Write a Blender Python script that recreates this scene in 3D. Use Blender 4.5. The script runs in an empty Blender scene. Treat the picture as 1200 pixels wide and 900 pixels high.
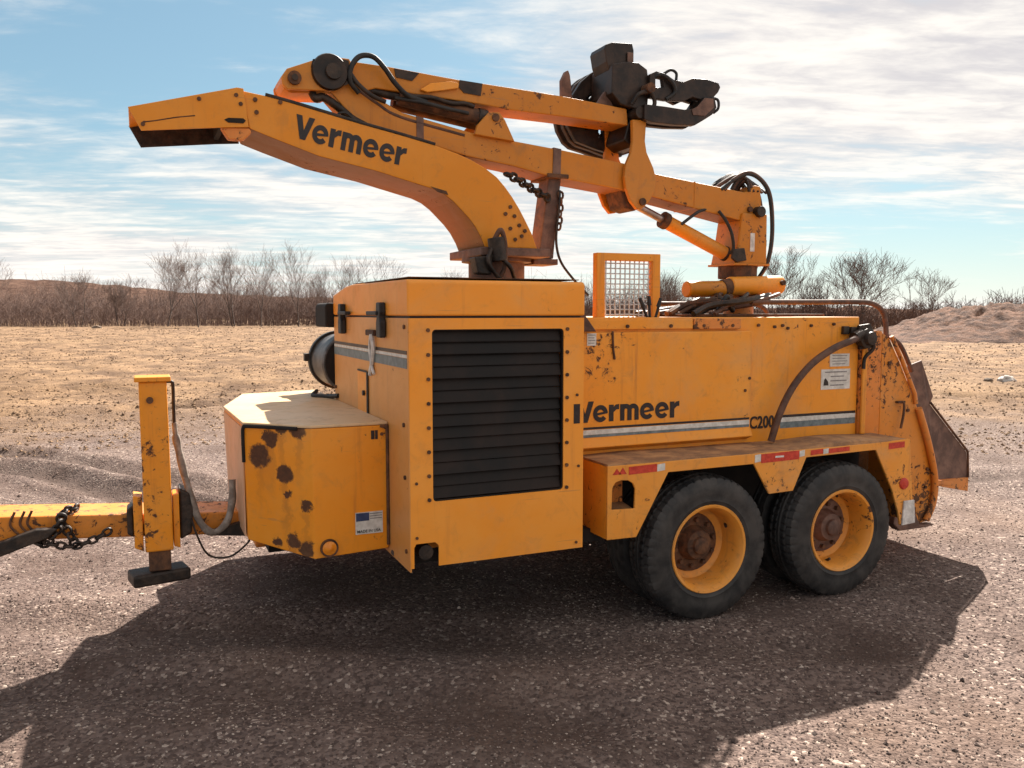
import bpy, bmesh, math, random
import numpy as np
from mathutils import Vector, Matrix, noise as mn

random.seed(7)
rng = np.random.default_rng(11)
scene = bpy.context.scene
COL = scene.collection
R = math.radians

# ------------------------------------------------------------------ camera
CAM_H = 1.65
cd = bpy.data.cameras.new("camera")
cd.sensor_width = 36.0
cd.lens = 36.0 * 980.0 / 1200.0
cd.clip_end = 3000.0
cam = bpy.data.objects.new("camera", cd)
COL.objects.link(cam)
PITCH = math.atan(84.0 / 980.0)
AZ = R(66.0)
fwd = Vector((math.cos(AZ) * math.cos(PITCH), math.sin(AZ) * math.cos(PITCH), -math.sin(PITCH)))
cam.location = (0, 0, CAM_H)
cam.rotation_euler = fwd.to_track_quat('-Z', 'Y').to_euler()
scene.camera = cam

# ------------------------------------------------------------------ light, sky, exposure
SUN = Vector((0.79, 0.845, 1.0)).normalized()
sun_el = math.asin(SUN.z)
sun_rot = math.atan2(SUN.x, SUN.y)
ld = bpy.data.lights.new("sun", 'SUN')
ld.energy = 3.4
ld.angle = R(0.5)
ld.color = (1.0, 0.92, 0.82)
lo = bpy.data.objects.new("sun", ld)
COL.objects.link(lo)
lo.rotation_euler = (-SUN).to_track_quat('-Z', 'Y').to_euler()
lo.location = (10, 12, 20)

scene.view_settings.view_transform = 'Standard'
scene.view_settings.look = 'None'
scene.view_settings.exposure = 2.02
scene.view_settings.gamma = 1.0
scene.view_settings.use_curve_mapping = False


def nd(nt, typ, **kw):
    n = nt.nodes.new(typ)
    for k, v in kw.items():
        if k.startswith('i_'):
            n.inputs[k[2:].replace('_', ' ')].default_value = v
        else:
            setattr(n, k, v)
    return n


def mth(nt, op, a, b=None, c=None, clamp=False):
    n = nt.nodes.new('ShaderNodeMath')
    n.operation = op
    n.use_clamp = clamp
    for i, x in enumerate((a, b, c)):
        if x is None:
            continue
        if isinstance(x, (int, float)):
            n.inputs[i].default_value = x
        else:
            nt.links.new(x, n.inputs[i])
    return n.outputs[0]


def mixc(nt, fac, a, b, blend='MIX'):
    n = nt.nodes.new('ShaderNodeMix')
    n.data_type = 'RGBA'
    n.blend_type = blend
    n.clamp_factor = True
    for i, x in ((0, fac), (6, a), (7, b)):
        if isinstance(x, (int, float)):
            n.inputs[i].default_value = x
        elif isinstance(x, (tuple, list)):
            n.inputs[i].default_value = (x[0], x[1], x[2], 1)
        else:
            nt.links.new(x, n.inputs[i])
    return n.outputs[2]


def sstep(nt, x, lo_, hi_):
    n = nt.nodes.new('ShaderNodeMapRange')
    n.interpolation_type = 'SMOOTHSTEP'
    nt.links.new(x, n.inputs[0])
    n.inputs[1].default_value = lo_
    n.inputs[2].default_value = hi_
    n.inputs[3].default_value = 0
    n.inputs[4].default_value = 1
    return n.outputs[0]


def noise(nt, vec, scale, detail=4, rough=0.55, dist=0.0, out=0):
    n = nt.nodes.new('ShaderNodeTexNoise')
    n.inputs['Scale'].default_value = scale
    n.inputs['Detail'].default_value = detail
    n.inputs['Roughness'].default_value = rough
    n.inputs['Distortion'].default_value = dist
    if vec is not None:
        nt.links.new(vec, n.inputs['Vector'])
    return n.outputs[out]


def mapping(nt, vec, loc=(0, 0, 0), rot=(0, 0, 0), sc=(1, 1, 1)):
    n = nt.nodes.new('ShaderNodeMapping')
    n.inputs[1].default_value = loc
    n.inputs[2].default_value = rot
    n.inputs[3].default_value = sc
    nt.links.new(vec, n.inputs[0])
    return n.outputs[0]


world = bpy.data.worlds.new("World")
scene.world = world
world.use_nodes = True
wt = world.node_tree
wt.nodes.clear()
wo = nd(wt, 'ShaderNodeOutputWorld')
bg = nd(wt, 'ShaderNodeBackground')
bg.inputs[1].default_value = 0.1
sky = nd(wt, 'ShaderNodeTexSky', sky_type='NISHITA', sun_disc=False)
sky.sun_elevation = sun_el
sky.sun_rotation = sun_rot
sky.air_density = 1.0
sky.dust_density = 0.6
sky.ozone_density = 3.0
tc = nd(wt, 'ShaderNodeTexCoord')
sp = nd(wt, 'ShaderNodeSeparateXYZ')
wt.links.new(tc.outputs['Generated'], sp.inputs[0])
zc = mth(wt, 'ADD', mth(wt, 'MAXIMUM', sp.outputs[2], 0.0), 0.07)
cx = mth(wt, 'DIVIDE', sp.outputs[0], zc)
cy = mth(wt, 'DIVIDE', sp.outputs[1], zc)
cb = nd(wt, 'ShaderNodeCombineXYZ')
wt.links.new(cx, cb.inputs[0])
wt.links.new(cy, cb.inputs[1])
uv = mapping(wt, cb.outputs[0], loc=(3.1, 1.7, 0), rot=(0, 0, R(20)), sc=(1, 1, 1))
n1 = noise(wt, mapping(wt, uv, loc=(0.6, 0.2, 0)), 0.33, 3, 0.5, 0.3)
n2 = noise(wt, mapping(wt, uv, sc=(1.0, 2.2, 1)), 1.0, 9, 0.62, 0.5)
n3 = noise(wt, mapping(wt, uv, loc=(5, 2, 0), sc=(1.0, 1.8, 1)), 4.2, 6, 0.6, 0.3)
cl = mth(wt, 'ADD', mth(wt, 'MULTIPLY', n1, 0.95), mth(wt, 'MULTIPLY', n2, 0.62))
cl = mth(wt, 'ADD', cl, mth(wt, 'MULTIPLY', n3, 0.25))
# a weather front: thicker cloud higher up to the right of the road, clear band below it
sd_ = mth(wt, 'SUBTRACT', mth(wt, 'MULTIPLY', sp.outputs[0], math.sin(AZ)), mth(wt, 'MULTIPLY', sp.outputs[1], math.cos(AZ)))
sd_ = mth(wt, 'MINIMUM', mth(wt, 'MAXIMUM', mth(wt, 'ADD', sd_, 0.12), -0.14), 0.5)
el_ = mth(wt, 'MINIMUM', mth(wt, 'MAXIMUM', mth(wt, 'SUBTRACT', sp.outputs[2], 0.145), -0.1), 0.12)
cl = mth(wt, 'ADD', cl, mth(wt, 'MULTIPLY', mth(wt, 'MULTIPLY', sd_, el_), 4.2))
cov = sstep(wt, cl, 0.69, 1.04)
cov = mth(wt, 'MULTIPLY', cov, 0.92)
cshade = mixc(wt, sstep(wt, mth(wt, 'ADD', n2, mth(wt, 'MULTIPLY', n3, 0.5)), 0.55, 0.9), (1.88, 1.76, 1.77), (2.88, 2.68, 2.44))
gam = nd(wt, 'ShaderNodeGamma')
gam.inputs[1].default_value = 0.6
wt.links.new(sky.outputs[0], gam.inputs[0])
blue = mixc(wt, 1.0, gam.outputs[0], (0.430, 0.560, 0.572), 'MULTIPLY')
skyc = mixc(wt, cov, blue, cshade)
haze = mth(wt, 'POWER', 2.718, mth(wt, 'MULTIPLY', mth(wt, 'MAXIMUM', sp.outputs[2], 0.0), -20.0))
skyc = mixc(wt, mth(wt, 'MULTIPLY', haze, 0.7), skyc, (2.9, 2.72, 2.62))
wt.links.new(skyc, bg.inputs[0])
wt.links.new(bg.outputs[0], wo.inputs[0])


# ------------------------------------------------------------------ materials
def new_mat(name):
    m = bpy.data.materials.new(name)
    m.use_nodes = True
    nt = m.node_tree
    b = nt.nodes['Principled BSDF']
    return m, nt, b


def pos(nt):
    return nt.nodes.new('ShaderNodeNewGeometry').outputs['Position']


def bump(nt, b, h, strength=0.3, dist=0.01):
    n = nt.nodes.new('ShaderNodeBump')
    n.inputs['Strength'].default_value = strength
    n.inputs['Distance'].default_value = dist
    nt.links.new(h, n.inputs['Height'])
    nt.links.new(n.outputs[0], b.inputs['Normal'])


def paint(name, base, rust=0.60, dirt=0.35, rough=0.42, spots=(), fade=0.5, streak=0.4, dustamt=0.30):
    """worn machine enamel: faded patches, chips down to rust, run-off streaks, dirt"""
    m, nt, b = new_mat(name)
    p = pos(nt)
    big = noise(nt, p, 2.3, 5, 0.6, 0.4)
    col = mixc(nt, mth(nt, 'MULTIPLY', sstep(nt, big, 0.35, 0.7), fade), base,
               (min(1, base[0] * 1.02), base[1] * 1.18 + 0.02, base[2] * 1.5 + 0.035))
    # vertical run-off
    sv = noise(nt, mapping(nt, p, sc=(16, 16, 1.1)), 1.0, 5, 0.65)
    col = mixc(nt, mth(nt, 'MULTIPLY', sstep(nt, sv, 0.56, 0.78), streak), col, (base[0] * 0.42, base[1] * 0.36, base[2] + 0.012))
    fine = noise(nt, p, 11.0, 8, 0.7, 0.6)
    col = mixc(nt, mth(nt, 'MULTIPLY', sstep(nt, fine, 0.5, 0.75), dirt), col, (0.20, 0.125, 0.06))
    ch = noise(nt, p, 24.0, 7, 0.68, 0.5)
    chb = noise(nt, mapping(nt, p, loc=(4, 1, 7)), 1.7, 3, 0.5)
    chip = sstep(nt, mth(nt, 'ADD', ch, mth(nt, 'MULTIPLY', chb, 0.55)), rust + 0.11, rust + 0.135)
    rc = mixc(nt, noise(nt, p, 60, 4), (0.035, 0.017, 0.012), (0.15, 0.055, 0.02))
    for (sx, sy, sz, r) in spots:
        d = nt.nodes.new('ShaderNodeVectorMath')
        d.operation = 'DISTANCE'
        wob = nt.nodes.new('ShaderNodeVectorMath')
        wob.operation = 'MULTIPLY_ADD'
        nn = noise(nt, p, 17.0, 6, 0.7, 0, 1)
        nt.links.new(nn, wob.inputs[0])
        wob.inputs[1].default_value = (0.10, 0.10, 0.10)
        nt.links.new(p, wob.inputs[2])
        nt.links.new(wob.outputs[0], d.inputs[0])
        d.inputs[1].default_value = (sx + 0.05, sy + 0.05, sz + 0.05)
        f = mth(nt, 'SUBTRACT', 1.0, sstep(nt, d.outputs['Value'], r * 0.75, r * 1.1))
        chip = mth(nt, 'MAXIMUM', chip, f)
        # rust run below the spot
        q = nt.nodes.new('ShaderNodeSeparateXYZ')
        nt.links.new(wob.outputs[0], q.inputs[0])
        ddx = mth(nt, 'ABSOLUTE', mth(nt, 'SUBTRACT', q.outputs[0], sx + 0.05))
        fx = mth(nt, 'SUBTRACT', 1.0, sstep(nt, ddx, 0.004, 0.022))
        fz = mth(nt, 'MULTIPLY', sstep(nt, q.outputs[2], sz - 0.30, sz + 0.03),
                 mth(nt, 'SUBTRACT', 1.0, sstep(nt, q.outputs[2], sz, sz + 0.05)))
        col = mixc(nt, mth(nt, 'MULTIPLY', mth(nt, 'MULTIPLY', fx, fz), 0.35), col, (0.30, 0.11, 0.02))
    halo = sstep(nt, mth(nt, 'ADD', ch, mth(nt, 'MULTIPLY', chb, 0.55)), rust + 0.03, rust + 0.13)
    col = mixc(nt, mth(nt, 'MULTIPLY', halo, 0.4), col, (0.36, 0.13, 0.025))
    col = mixc(nt, chip, col, rc)
    # dust film and scuff lines
    dust = sstep(nt, noise(nt, mapping(nt, p, loc=(9, 3, 2)), 1.6, 6, 0.68, 0.8), 0.46, 0.74)
    col = mixc(nt, mth(nt, 'MULTIPLY', dust, dustamt), col, (0.50, 0.31, 0.16))
    scf = noise(nt, mapping(nt, p, rot=(0, 0.25, 0), sc=(2.2, 6, 46)), 1.0, 3, 0.5)
    col = mixc(nt, mth(nt, 'MULTIPLY', sstep(nt, scf, 0.70, 0.74), 0.35), col, (0.30, 0.17, 0.08))
    nt.links.new(col, b.inputs['Base Color'])
    rr = mth(nt, 'ADD', mth(nt, 'MULTIPLY', fine, 0.25), rough - 0.1)
    rr = mth(nt, 'ADD', rr, mth(nt, 'MULTIPLY', dust, 0.22))
    rr = mth(nt, 'ADD', rr, mth(nt, 'MULTIPLY', chip, 0.35), clamp=True)
    nt.links.new(rr, b.inputs['Roughness'])
    b.inputs['Specular IOR Level'].default_value = 0.4
    h = mth(nt, 'SUBTRACT', mth(nt, 'MULTIPLY', noise(nt, p, 5.0, 3, 0.5), 1.0), mth(nt, 'MULTIPLY', chip, 0.25))
    bump(nt, b, h, 0.25, 0.012)
    return m


def plain(name, c1, c2, scale=12, rough=0.6, metal=0.0, bs=0.3, bd=0.004, spec=0.4):
    m, nt, b = new_mat(name)
    p = pos(nt)
    f = noise(nt, p, scale, 6, 0.65, 0.3)
    col = mixc(nt, sstep(nt, f, 0.32, 0.7), c1, c2)
    nt.links.new(col, b.inputs['Base Color'])
    nt.links.new(mth(nt, 'ADD', mth(nt, 'MULTIPLY', f, 0.3), rough - 0.15, clamp=True), b.inputs['Roughness'])
    b.inputs['Metallic'].default_value = metal
    b.inputs['Specular IOR Level'].default_value = spec
    bump(nt, b, noise(nt, p, scale * 4, 5, 0.6), bs, bd)
    return m


Y1 = (0.82, 0.290, 0.015)
M = {}
M['paint'] = paint('faded_orange_enamel', Y1, rust=0.885, dirt=0.30, streak=0.5, dustamt=0.42)
M['paint_clean'] = paint('orange_enamel_hood', (0.84, 0.292, 0.020), rust=0.93, dirt=0.20, streak=0.34, fade=0.5, dustamt=0.38)
M['paint_dirty'] = paint('weathered_orange_enamel', (0.68, 0.205, 0.022), rust=0.745, dirt=0.5, streak=0.65)
M['paint_boom'] = paint('grimy_orange_enamel', (0.54, 0.180, 0.004), rust=0.83, dirt=0.40, streak=0.3, dustamt=0.12)
M['paint_chute'] = paint('orange_enamel_chute', (0.70, 0.235, 0.003), rust=0.90, dirt=0.25, streak=0.3, dustamt=0.10)
M['paint_rusty'] = paint('flaking_orange_enamel', (0.66, 0.215, 0.016), rust=0.715, dirt=0.5, streak=0.7)
M['paint_scuffed'] = paint('scuffed_orange_enamel', (0.78, 0.290, 0.030), rust=0.82, dirt=0.42, streak=0.55, dustamt=0.5)
M['paint_front'] = paint('sky_sheen_enamel', (0.68, 0.285, 0.065), rust=0.92, dirt=0.18, streak=0.3)  # hood front: pale sky reflection painted into the base colour
M['paint_pale'] = paint('pale_pink_enamel', (0.64, 0.37, 0.20), rust=0.90, dirt=0.3, streak=0.4)  # paler, pinker enamel for the tank front panel
M['shade_grime'] = paint('shaded_stained_enamel', (0.24, 0.085, 0.012), rust=0.80, dirt=0.5, streak=0.1, dustamt=0.1)  # underside enamel: painted shade against orange bounce, plus brown stains
M['paint_yellow'] = paint('yellow_enamel', (0.78, 0.262, 0.006), rust=0.80, dirt=0.25, streak=0.45)
M['paint_tank'] = paint('rust_spotted_yellow_enamel', (0.82, 0.27, 0.004), rust=0.86, dirt=0.22, streak=0.45,
                        spots=((0.505, 4.105, 0.965, 0.062), (0.555, 4.06, 1.045, 0.045), (0.53, 4.085, 1.06, 0.03),
                               (0.605, 4.015, 0.885, 0.048), (0.615, 4.005, 0.79, 0.022), (0.69, 3.935, 0.735, 0.032),
                               (0.665, 3.96, 1.095, 0.045), (0.60, 4.02, 1.10, 0.035), (0.64, 3.985, 0.56, 0.04),
                               (0.69, 3.94, 0.53, 0.045), (0.57, 4.05, 0.55, 0.03)))
M['rust'] = plain('brown_rust', (0.045, 0.022, 0.014), (0.17, 0.075, 0.035), 14, 0.8, 0, 0.5, 0.006)
M['rustplate'] = plain('weathered_steel_plate', (0.085, 0.045, 0.034), (0.215, 0.120, 0.088), 9, 0.65, 0.1, 0.35, 0.004)
M['fendertop'] = plain('scuffed_fender_paint', (0.19, 0.105, 0.06), (0.50, 0.27, 0.12), 7, 0.7, 0, 0.5, 0.01)
M['black'] = plain('black_rubber', (0.008, 0.008, 0.009), (0.028, 0.026, 0.025), 20, 0.55)
M['darksteel'] = plain('oily_dark_steel', (0.012, 0.009, 0.008), (0.055, 0.036, 0.026), 18, 0.5, 0.2, 0.5, 0.006)
M['grapplesteel'] = plain('greasy_dark_brown_steel', (0.013, 0.009, 0.008), (0.052, 0.031, 0.022), 11, 0.42, 0.3, 0.25, 0.003)
M['tyre'] = plain('dusty_tyre_rubber', (0.010, 0.010, 0.011), (0.052, 0.046, 0.042), 7, 0.6, 0, 0.3, 0.003)
M['slat'] = plain('dark_grille_louvre', (0.004, 0.003, 0.003), (0.021, 0.012, 0.009), 3.5, 0.55, 0.0, 0.3, 0.004, 0.25)
M['decal'] = plain('black_brown_vinyl', (0.012, 0.008, 0.010), (0.028, 0.018, 0.018), 30, 0.4, 0, 0.05)
M['white'] = plain('worn_white_vinyl', (0.50, 0.48, 0.44), (0.72, 0.70, 0.66), 25, 0.5, 0, 0.05)
M['greyteal'] = plain('grey_teal_vinyl', (0.10, 0.13, 0.14), (0.20, 0.24, 0.25), 25, 0.5, 0, 0.05)
M['blue'] = plain('navy_vinyl', (0.02, 0.035, 0.10), (0.035, 0.055, 0.14), 30, 0.5, 0, 0.05)
M['red'] = plain('worn_red_reflector', (0.42, 0.025, 0.015), (0.62, 0.06, 0.03), 40, 0.35, 0, 0.1)
M['amber'] = plain('amber_lens', (0.75, 0.22, 0.01), (0.85, 0.30, 0.03), 40, 0.2, 0, 0.1)
M['drum'] = plain('grey_galvanised_drum', (0.06, 0.055, 0.055), (0.20, 0.185, 0.175), 9, 0.5, 0.3)
M['tape'] = plain('pale_tape', (0.45, 0.42, 0.40), (0.75, 0.72, 0.68), 20, 0.6, 0, 0.1)
M['steelrod'] = plain('dull_chrome_rod', (0.30, 0.24, 0.22), (0.55, 0.45, 0.42), 12, 0.35, 0.8, 0.1)
M['wire'] = plain('pale_galvanised_wire', (0.45, 0.46, 0.46), (0.66, 0.66, 0.66), 12, 0.45, 0.4, 0.1)
M['hosegrey'] = plain('dusty_grey_hose', (0.15, 0.12, 0.10), (0.36, 0.31, 0.27), 15, 0.7)
M['hosebrown'] = plain('dusty_brown_hose', (0.055, 0.025, 0.016), (0.15, 0.07, 0.042), 14, 0.6)
M['tanktop'] = paint('pale_tank_lid', (0.66, 0.43, 0.22), rust=0.87, dirt=0.5, rough=0.5, streak=0.1)  # paler base colour than the tank sides
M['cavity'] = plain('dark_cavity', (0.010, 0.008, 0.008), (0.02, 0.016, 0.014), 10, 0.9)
M['mark'] = plain('warning_label_print', (0.16, 0.15, 0.15), (0.30, 0.28, 0.28), 60, 0.6, 0, 0.05)
M['bark'] = plain('grey_brown_bark', (0.060, 0.042, 0.036), (0.125, 0.095, 0.082), 6, 0.9, 0, 0.4, 0.02)
M['twig'] = plain('reddish_brown_twig', (0.11, 0.075, 0.064), (0.20, 0.142, 0.120), 3, 0.9)
M['brush'] = plain('brown_brush_stems', (0.085, 0.050, 0.042), (0.205, 0.128, 0.098), 0.8, 0.9)

# ------------------------------------------------------------------ mesh helpers
WO = {}


def link(name, me, parent, world_o):
    o = bpy.data.objects.new(name, me)
    COL.objects.link(o)
    WO[o] = Vector(world_o)
    if parent is not None:
        o.parent = parent
        o.location = WO[o] - WO[parent]
    else:
        o.location = WO[o]
    return o


def mesh_obj(name, bm, mat, parent=None, smooth=None, bevel=0.0, segs=2, origin=None):
    bmesh.ops.recalc_face_normals(bm, faces=bm.faces)
    if origin is None:
        mn_ = Vector((1e9,) * 3)
        mx_ = Vector((-1e9,) * 3)
        for v in bm.verts:
            for i in range(3):
                mn_[i] = min(mn_[i], v.co[i])
                mx_[i] = max(mx_[i], v.co[i])
        origin = (mn_ + mx_) / 2
    origin = Vector(origin)
    for v in bm.verts:
        v.co -= origin
    me = bpy.data.meshes.new(name)
    bm.to_mesh(me)
    bm.free()
    me.materials.append(M[mat] if isinstance(mat, str) else mat)
    if smooth is not None:
        me.polygons.foreach_set('use_smooth', [True] * len(me.polygons))
        if smooth < 180:
            me.set_sharp_from_angle(angle=R(smooth))
    o = link(name, me, parent, origin)
    if bevel:
        b = o.modifiers.new('edge', 'BEVEL')
        b.width = bevel
        b.segments = segs
        b.limit_method = 'ANGLE'
        b.angle_limit = R(35)
    return o


def bm_box(bm, x0, x1, y0, y1, z0, z1, mat=None):
    vs = [bm.verts.new((x, y, z)) for x in (x0, x1) for y in (y0, y1) for z in (z0, z1)]
    if mat is not None:
        for v in vs:
            v.co = mat @ v.co
    for f in ((0, 1, 3, 2), (4, 6, 7, 5), (0, 4, 5, 1), (2, 3, 7, 6), (0, 2, 6, 4), (1, 5, 7, 3)):
        bm.faces.new([vs[i] for i in f])
    return vs


def box(name, x0, x1, y0, y1, z0, z1, mat, parent=None, bevel=0.0, segs=2):
    bm = bmesh.new()
    bm_box(bm, x0, x1, y0, y1, z0, z1)
    return mesh_obj(name, bm, mat, parent, bevel=bevel, segs=segs)


def bm_prism(bm, pts, a, b, axis='Y'):
    """polygon extruded: axis Y -> pts are (x,z); axis X -> (y,z); axis Z -> (x,y)"""
    def mk(p, t):
        if axis == 'Y':
            return (p[0], t, p[1])
        if axis == 'X':
            return (t, p[0], p[1])
        return (p[0], p[1], t)
    A = [bm.verts.new(mk(p, a)) for p in pts]
    B = [bm.verts.new(mk(p, b)) for p in pts]
    bm.faces.new(A)
    bm.faces.new(B[::-1])
    n = len(pts)
    for i in range(n):
        j = (i + 1) % n
        bm.faces.new((A[i], A[j], B[j], B[i]))


def prism(name, pts, a, b, mat, parent=None, axis='Y', bevel=0.0, smooth=None, segs=2):
    bm = bmesh.new()
    bm_prism(bm, pts, a, b, axis)
    return mesh_obj(name, bm, mat, parent, smooth=smooth, bevel=bevel, segs=segs)


def holed(name, outer, holes, y0, y1, mat, parent=None, bevel=0.0):
    """XZ plate with holes, extruded from y0 to y1"""
    bm = bmesh.new()
    rings = []
    for y in (y0, y1):
        edges = []
        rr = []
        for loop in [outer] + holes:
            vs = [bm.verts.new((p[0], y, p[1])) for p in loop]
            for i in range(len(vs)):
                edges.append(bm.edges.new((vs[i], vs[(i + 1) % len(vs)])))
            rr.append(vs)
        bmesh.ops.triangle_fill(bm, use_beauty=True, use_dissolve=False, edges=edges)
        rings.append(rr)
    for la, lb in zip(*rings):
        n = len(la)
        for i in range(n):
            j = (i + 1) % n
            bm.faces.new((la[i], la[j], lb[j], lb[i]))
    return mesh_obj(name, bm, mat, parent, bevel=bevel)


def rrect(x0, x1, z0, z1, r, n=4):
    out = []
    for cx_, cz_, a0 in ((x1 - r, z1 - r, 0), (x0 + r, z1 - r, 90), (x0 + r, z0 + r, 180), (x1 - r, z0 + r, 270)):
        for i in range(n + 1):
            a = R(a0 + 90 * i / n)
            out.append((cx_ + r * math.cos(a), cz_ + r * math.sin(a)))
    return out


def catmull(pts, k=6):
    P = [Vector(p) for p in pts]
    if len(P) < 3:
        return P
    P = [2 * P[0] - P[1]] + P + [2 * P[-1] - P[-2]]
    out = []
    for i in range(1, len(P) - 2):
        for j in range(k):
            t = j / k
            a, b, c, d = P[i - 1], P[i], P[i + 1], P[i + 2]
            out.append(0.5 * ((2 * b) + (c - a) * t + (2 * a - 5 * b + 4 * c - d) * t * t + (3 * b - a - 3 * c + d) * t ** 3))
    out.append(P[-2].copy())
    return out


def bm_tube(bm, pts, r, seg=8, cap=True):
    pts = [Vector(p) for p in pts]
    n = len(pts)
    rs = r if isinstance(r, (list, tuple)) else [r] * n
    t0 = (pts[1] - pts[0]).normalized()
    up = Vector((0, 0, 1)) if abs(t0.z) < 0.9 else Vector((1, 0, 0))
    u = t0.cross(up).normalized()
    rings = []
    for i in range(n):
        t = (pts[min(i + 1, n - 1)] - pts[max(i - 1, 0)]).normalized()
        u = (u - t * u.dot(t)).normalized()
        w = t.cross(u)
        rings.append([bm.verts.new(pts[i] + (u * math.cos(2 * math.pi * k / seg) + w * math.sin(2 * math.pi * k / seg)) * rs[i]) for k in range(seg)])
    for a, b in zip(rings, rings[1:]):
        for k in range(seg):
            bm.faces.new((a[k], a[(k + 1) % seg], b[(k + 1) % seg], b[k]))
    if cap:
        bm.faces.new(rings[0][::-1])
        bm.faces.new(rings[-1])


def tube(name, pts, r, mat, parent=None, seg=8, smooth=True, k=6, curve=True):
    bm = bmesh.new()
    bm_tube(bm, catmull(pts, k) if curve else pts, r, seg)
    return mesh_obj(name, bm, mat, parent, smooth=50 if smooth else None)


def bm_lathe(bm, prof, c, axis, seg=48, fr=None, cap=True):
    """prof: list of (distance along axis, radius)"""
    c = Vector(c)
    axis = Vector(axis).normalized()
    u = axis.cross(Vector((0, 0, 1)))
    if u.length < 0.1:
        u = Vector((1, 0, 0))
    u.normalize()
    w = axis.cross(u)
    rings = []
    for pi_, (d, r) in enumerate(prof):
        ring = []
        for k in range(seg):
            a = 2 * math.pi * k / seg
            rr = r if fr is None else fr(pi_, k, r)
            ring.append(bm.verts.new(c + axis * d + (u * math.cos(a) + w * math.sin(a)) * rr))
        rings.append(ring)
    for a, b in zip(rings, rings[1:]):
        for k in range(seg):
            bm.faces.new((a[k], a[(k + 1) % seg], b[(k + 1) % seg], b[k]))
    if not cap:
        return
    if prof[0][1] > 1e-5:
        bm.faces.new(rings[0][::-1])
    if prof[-1][1] > 1e-5:
        bm.faces.new(rings[-1])


def lathe(name, prof, c, axis, mat, parent=None, seg=40, smooth=35, bevel=0, fr=None, cap=True):
    bm = bmesh.new()
    bm_lathe(bm, prof, c, axis, seg, fr, cap)
    return mesh_obj(name, bm, mat, parent, smooth=smooth, bevel=bevel)


def cyl(name, a, b, r, mat, parent=None, seg=20, bevel=0.0, r2=None):
    a, b = Vector(a), Vector(b)
    L = (b - a).length
    return lathe(name, [(0, r), (L, r if r2 is None else r2)], a, b - a, mat, parent, seg, 35, bevel)


def text(name, s, origin, ex, ez, height, length, mat, parent, bold=0.02, thick=0.0015):
    """flat lettering: ex = reading direction, ez = up direction; scaled to length x height"""
    cu = bpy.data.curves.new(name, 'FONT')
    cu.body = s
    cu.size = 1.0
    cu.offset = bold
    cu.resolution_u = 4
    cu.extrude = 0.002
    cu.space_character = 1.02
    tmp = bpy.data.objects.new('tmp_text', cu)
    COL.objects.link(tmp)
    dg = bpy.context.evaluated_depsgraph_get()
    me = bpy.data.meshes.new_from_object(tmp.evaluated_get(dg))
    bpy.data.objects.remove(tmp)
    xs = [v.co.x for v in me.vertices]
    ys = [v.co.y for v in me.vertices]
    x0, x1, y0, y1 = min(xs), max(xs), min(ys), max(ys)
    ex, ez = Vector(ex).normalized(), Vector(ez).normalized()
    ey = ex.cross(ez)
    o3 = Vector(origin)
    for v in me.vertices:
        p = ex * ((v.co.x - x0) / (x1 - x0) * length) + ez * ((v.co.y - y0) / (y1 - y0) * height) + ey * (v.co.z / 0.002 * thick)
        v.co = p
    me.materials.append(M[mat])
    me.name = name
    return link(name, me, parent, o3)


def wordmark(name, origin, ex, ez, height, length, mat, parent):
    """heavy rounded lettering V e r m e e r built from flat strokes, each a hair in front of the last"""
    ex, ez = Vector(ex).normalized(), Vector(ez).normalized()
    ey = ex.cross(ez)
    bm = bmesh.new()
    kx = length / 5.82
    depth = [0.0]

    def poly(pts, x0):
        depth[0] = (depth[0] + 0.0003) % 0.0012
        vs = [bm.verts.new(ex * ((x0 + x) * kx) + ez * (y * height) - ey * (-depth[0] - 0.0004)) for x, y in pts]
        bm.faces.new(vs)

    def arc(cx, cy, ro, ri, a0, a1, x0, sx=1.0, n=16):
        depth[0] = (depth[0] + 0.0003) % 0.0012
        rows = []
        for i in range(n + 1):
            a = R(a0 + (a1 - a0) * i / n)
            rows.append([bm.verts.new(ex * ((x0 + cx + r_ * math.cos(a) * sx) * kx) + ez * ((cy + r_ * math.sin(a)) * height) - ey * (-depth[0] - 0.0004)) for r_ in (ro, ri)])
        for a_, b_ in zip(rows, rows[1:]):
            bm.faces.new((a_[0], b_[0], b_[1], a_[1]))
    x = 0.0
    for ch in 'Vermeer':
        if ch == 'V':
            poly([(0, 1), (0.28, 1), (0.45, 0.40), (0.62, 1), (0.90, 1), (0.58, 0), (0.32, 0)], x)
            x += 0.86
        elif ch == 'e':
            arc(0.39, 0.40, 0.41, 0.185, 2, 322, x, 0.95, 22)
            poly([(0.13, 0.30), (0.77, 0.40), (0.775, 0.50), (0.13, 0.42)], x)
            x += 0.84
        elif ch == 'r':
            poly([(0, 0), (0.25, 0), (0.25, 0.80), (0, 0.80)], x)
            poly([(0.24, 0.42), (0.24, 0.68), (0.36, 0.79), (0.54, 0.82), (0.54, 0.57), (0.40, 0.56)], x)
            x += 0.60
        elif ch == 'm':
            poly([(0, 0), (0.235, 0), (0.235, 0.80), (0, 0.80)], x)
            poly([(0.39, 0), (0.625, 0), (0.625, 0.50), (0.39, 0.50)], x)
            poly([(0.78, 0), (1.015, 0), (1.015, 0.50), (0.78, 0.50)], x)
            arc(0.3125, 0.49, 0.3125, 0.085, 0, 150, x, 1.0)
            arc(0.7025, 0.49, 0.3125, 0.085, 0, 150, x, 1.0)
            x += 1.08
    me = bpy.data.meshes.new(name)
    bm.to_mesh(me)
    bm.free()
    me.materials.append(M[mat])
    return link(name, me, parent, Vector(origin))


def tag(o, label=None, cat=None, group=None, kind=None):
    if label:
        o['label'] = label
    if cat:
        o['category'] = cat
    if group:
        o['group'] = group
    if kind:
        o['kind'] = kind
    return o


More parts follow.
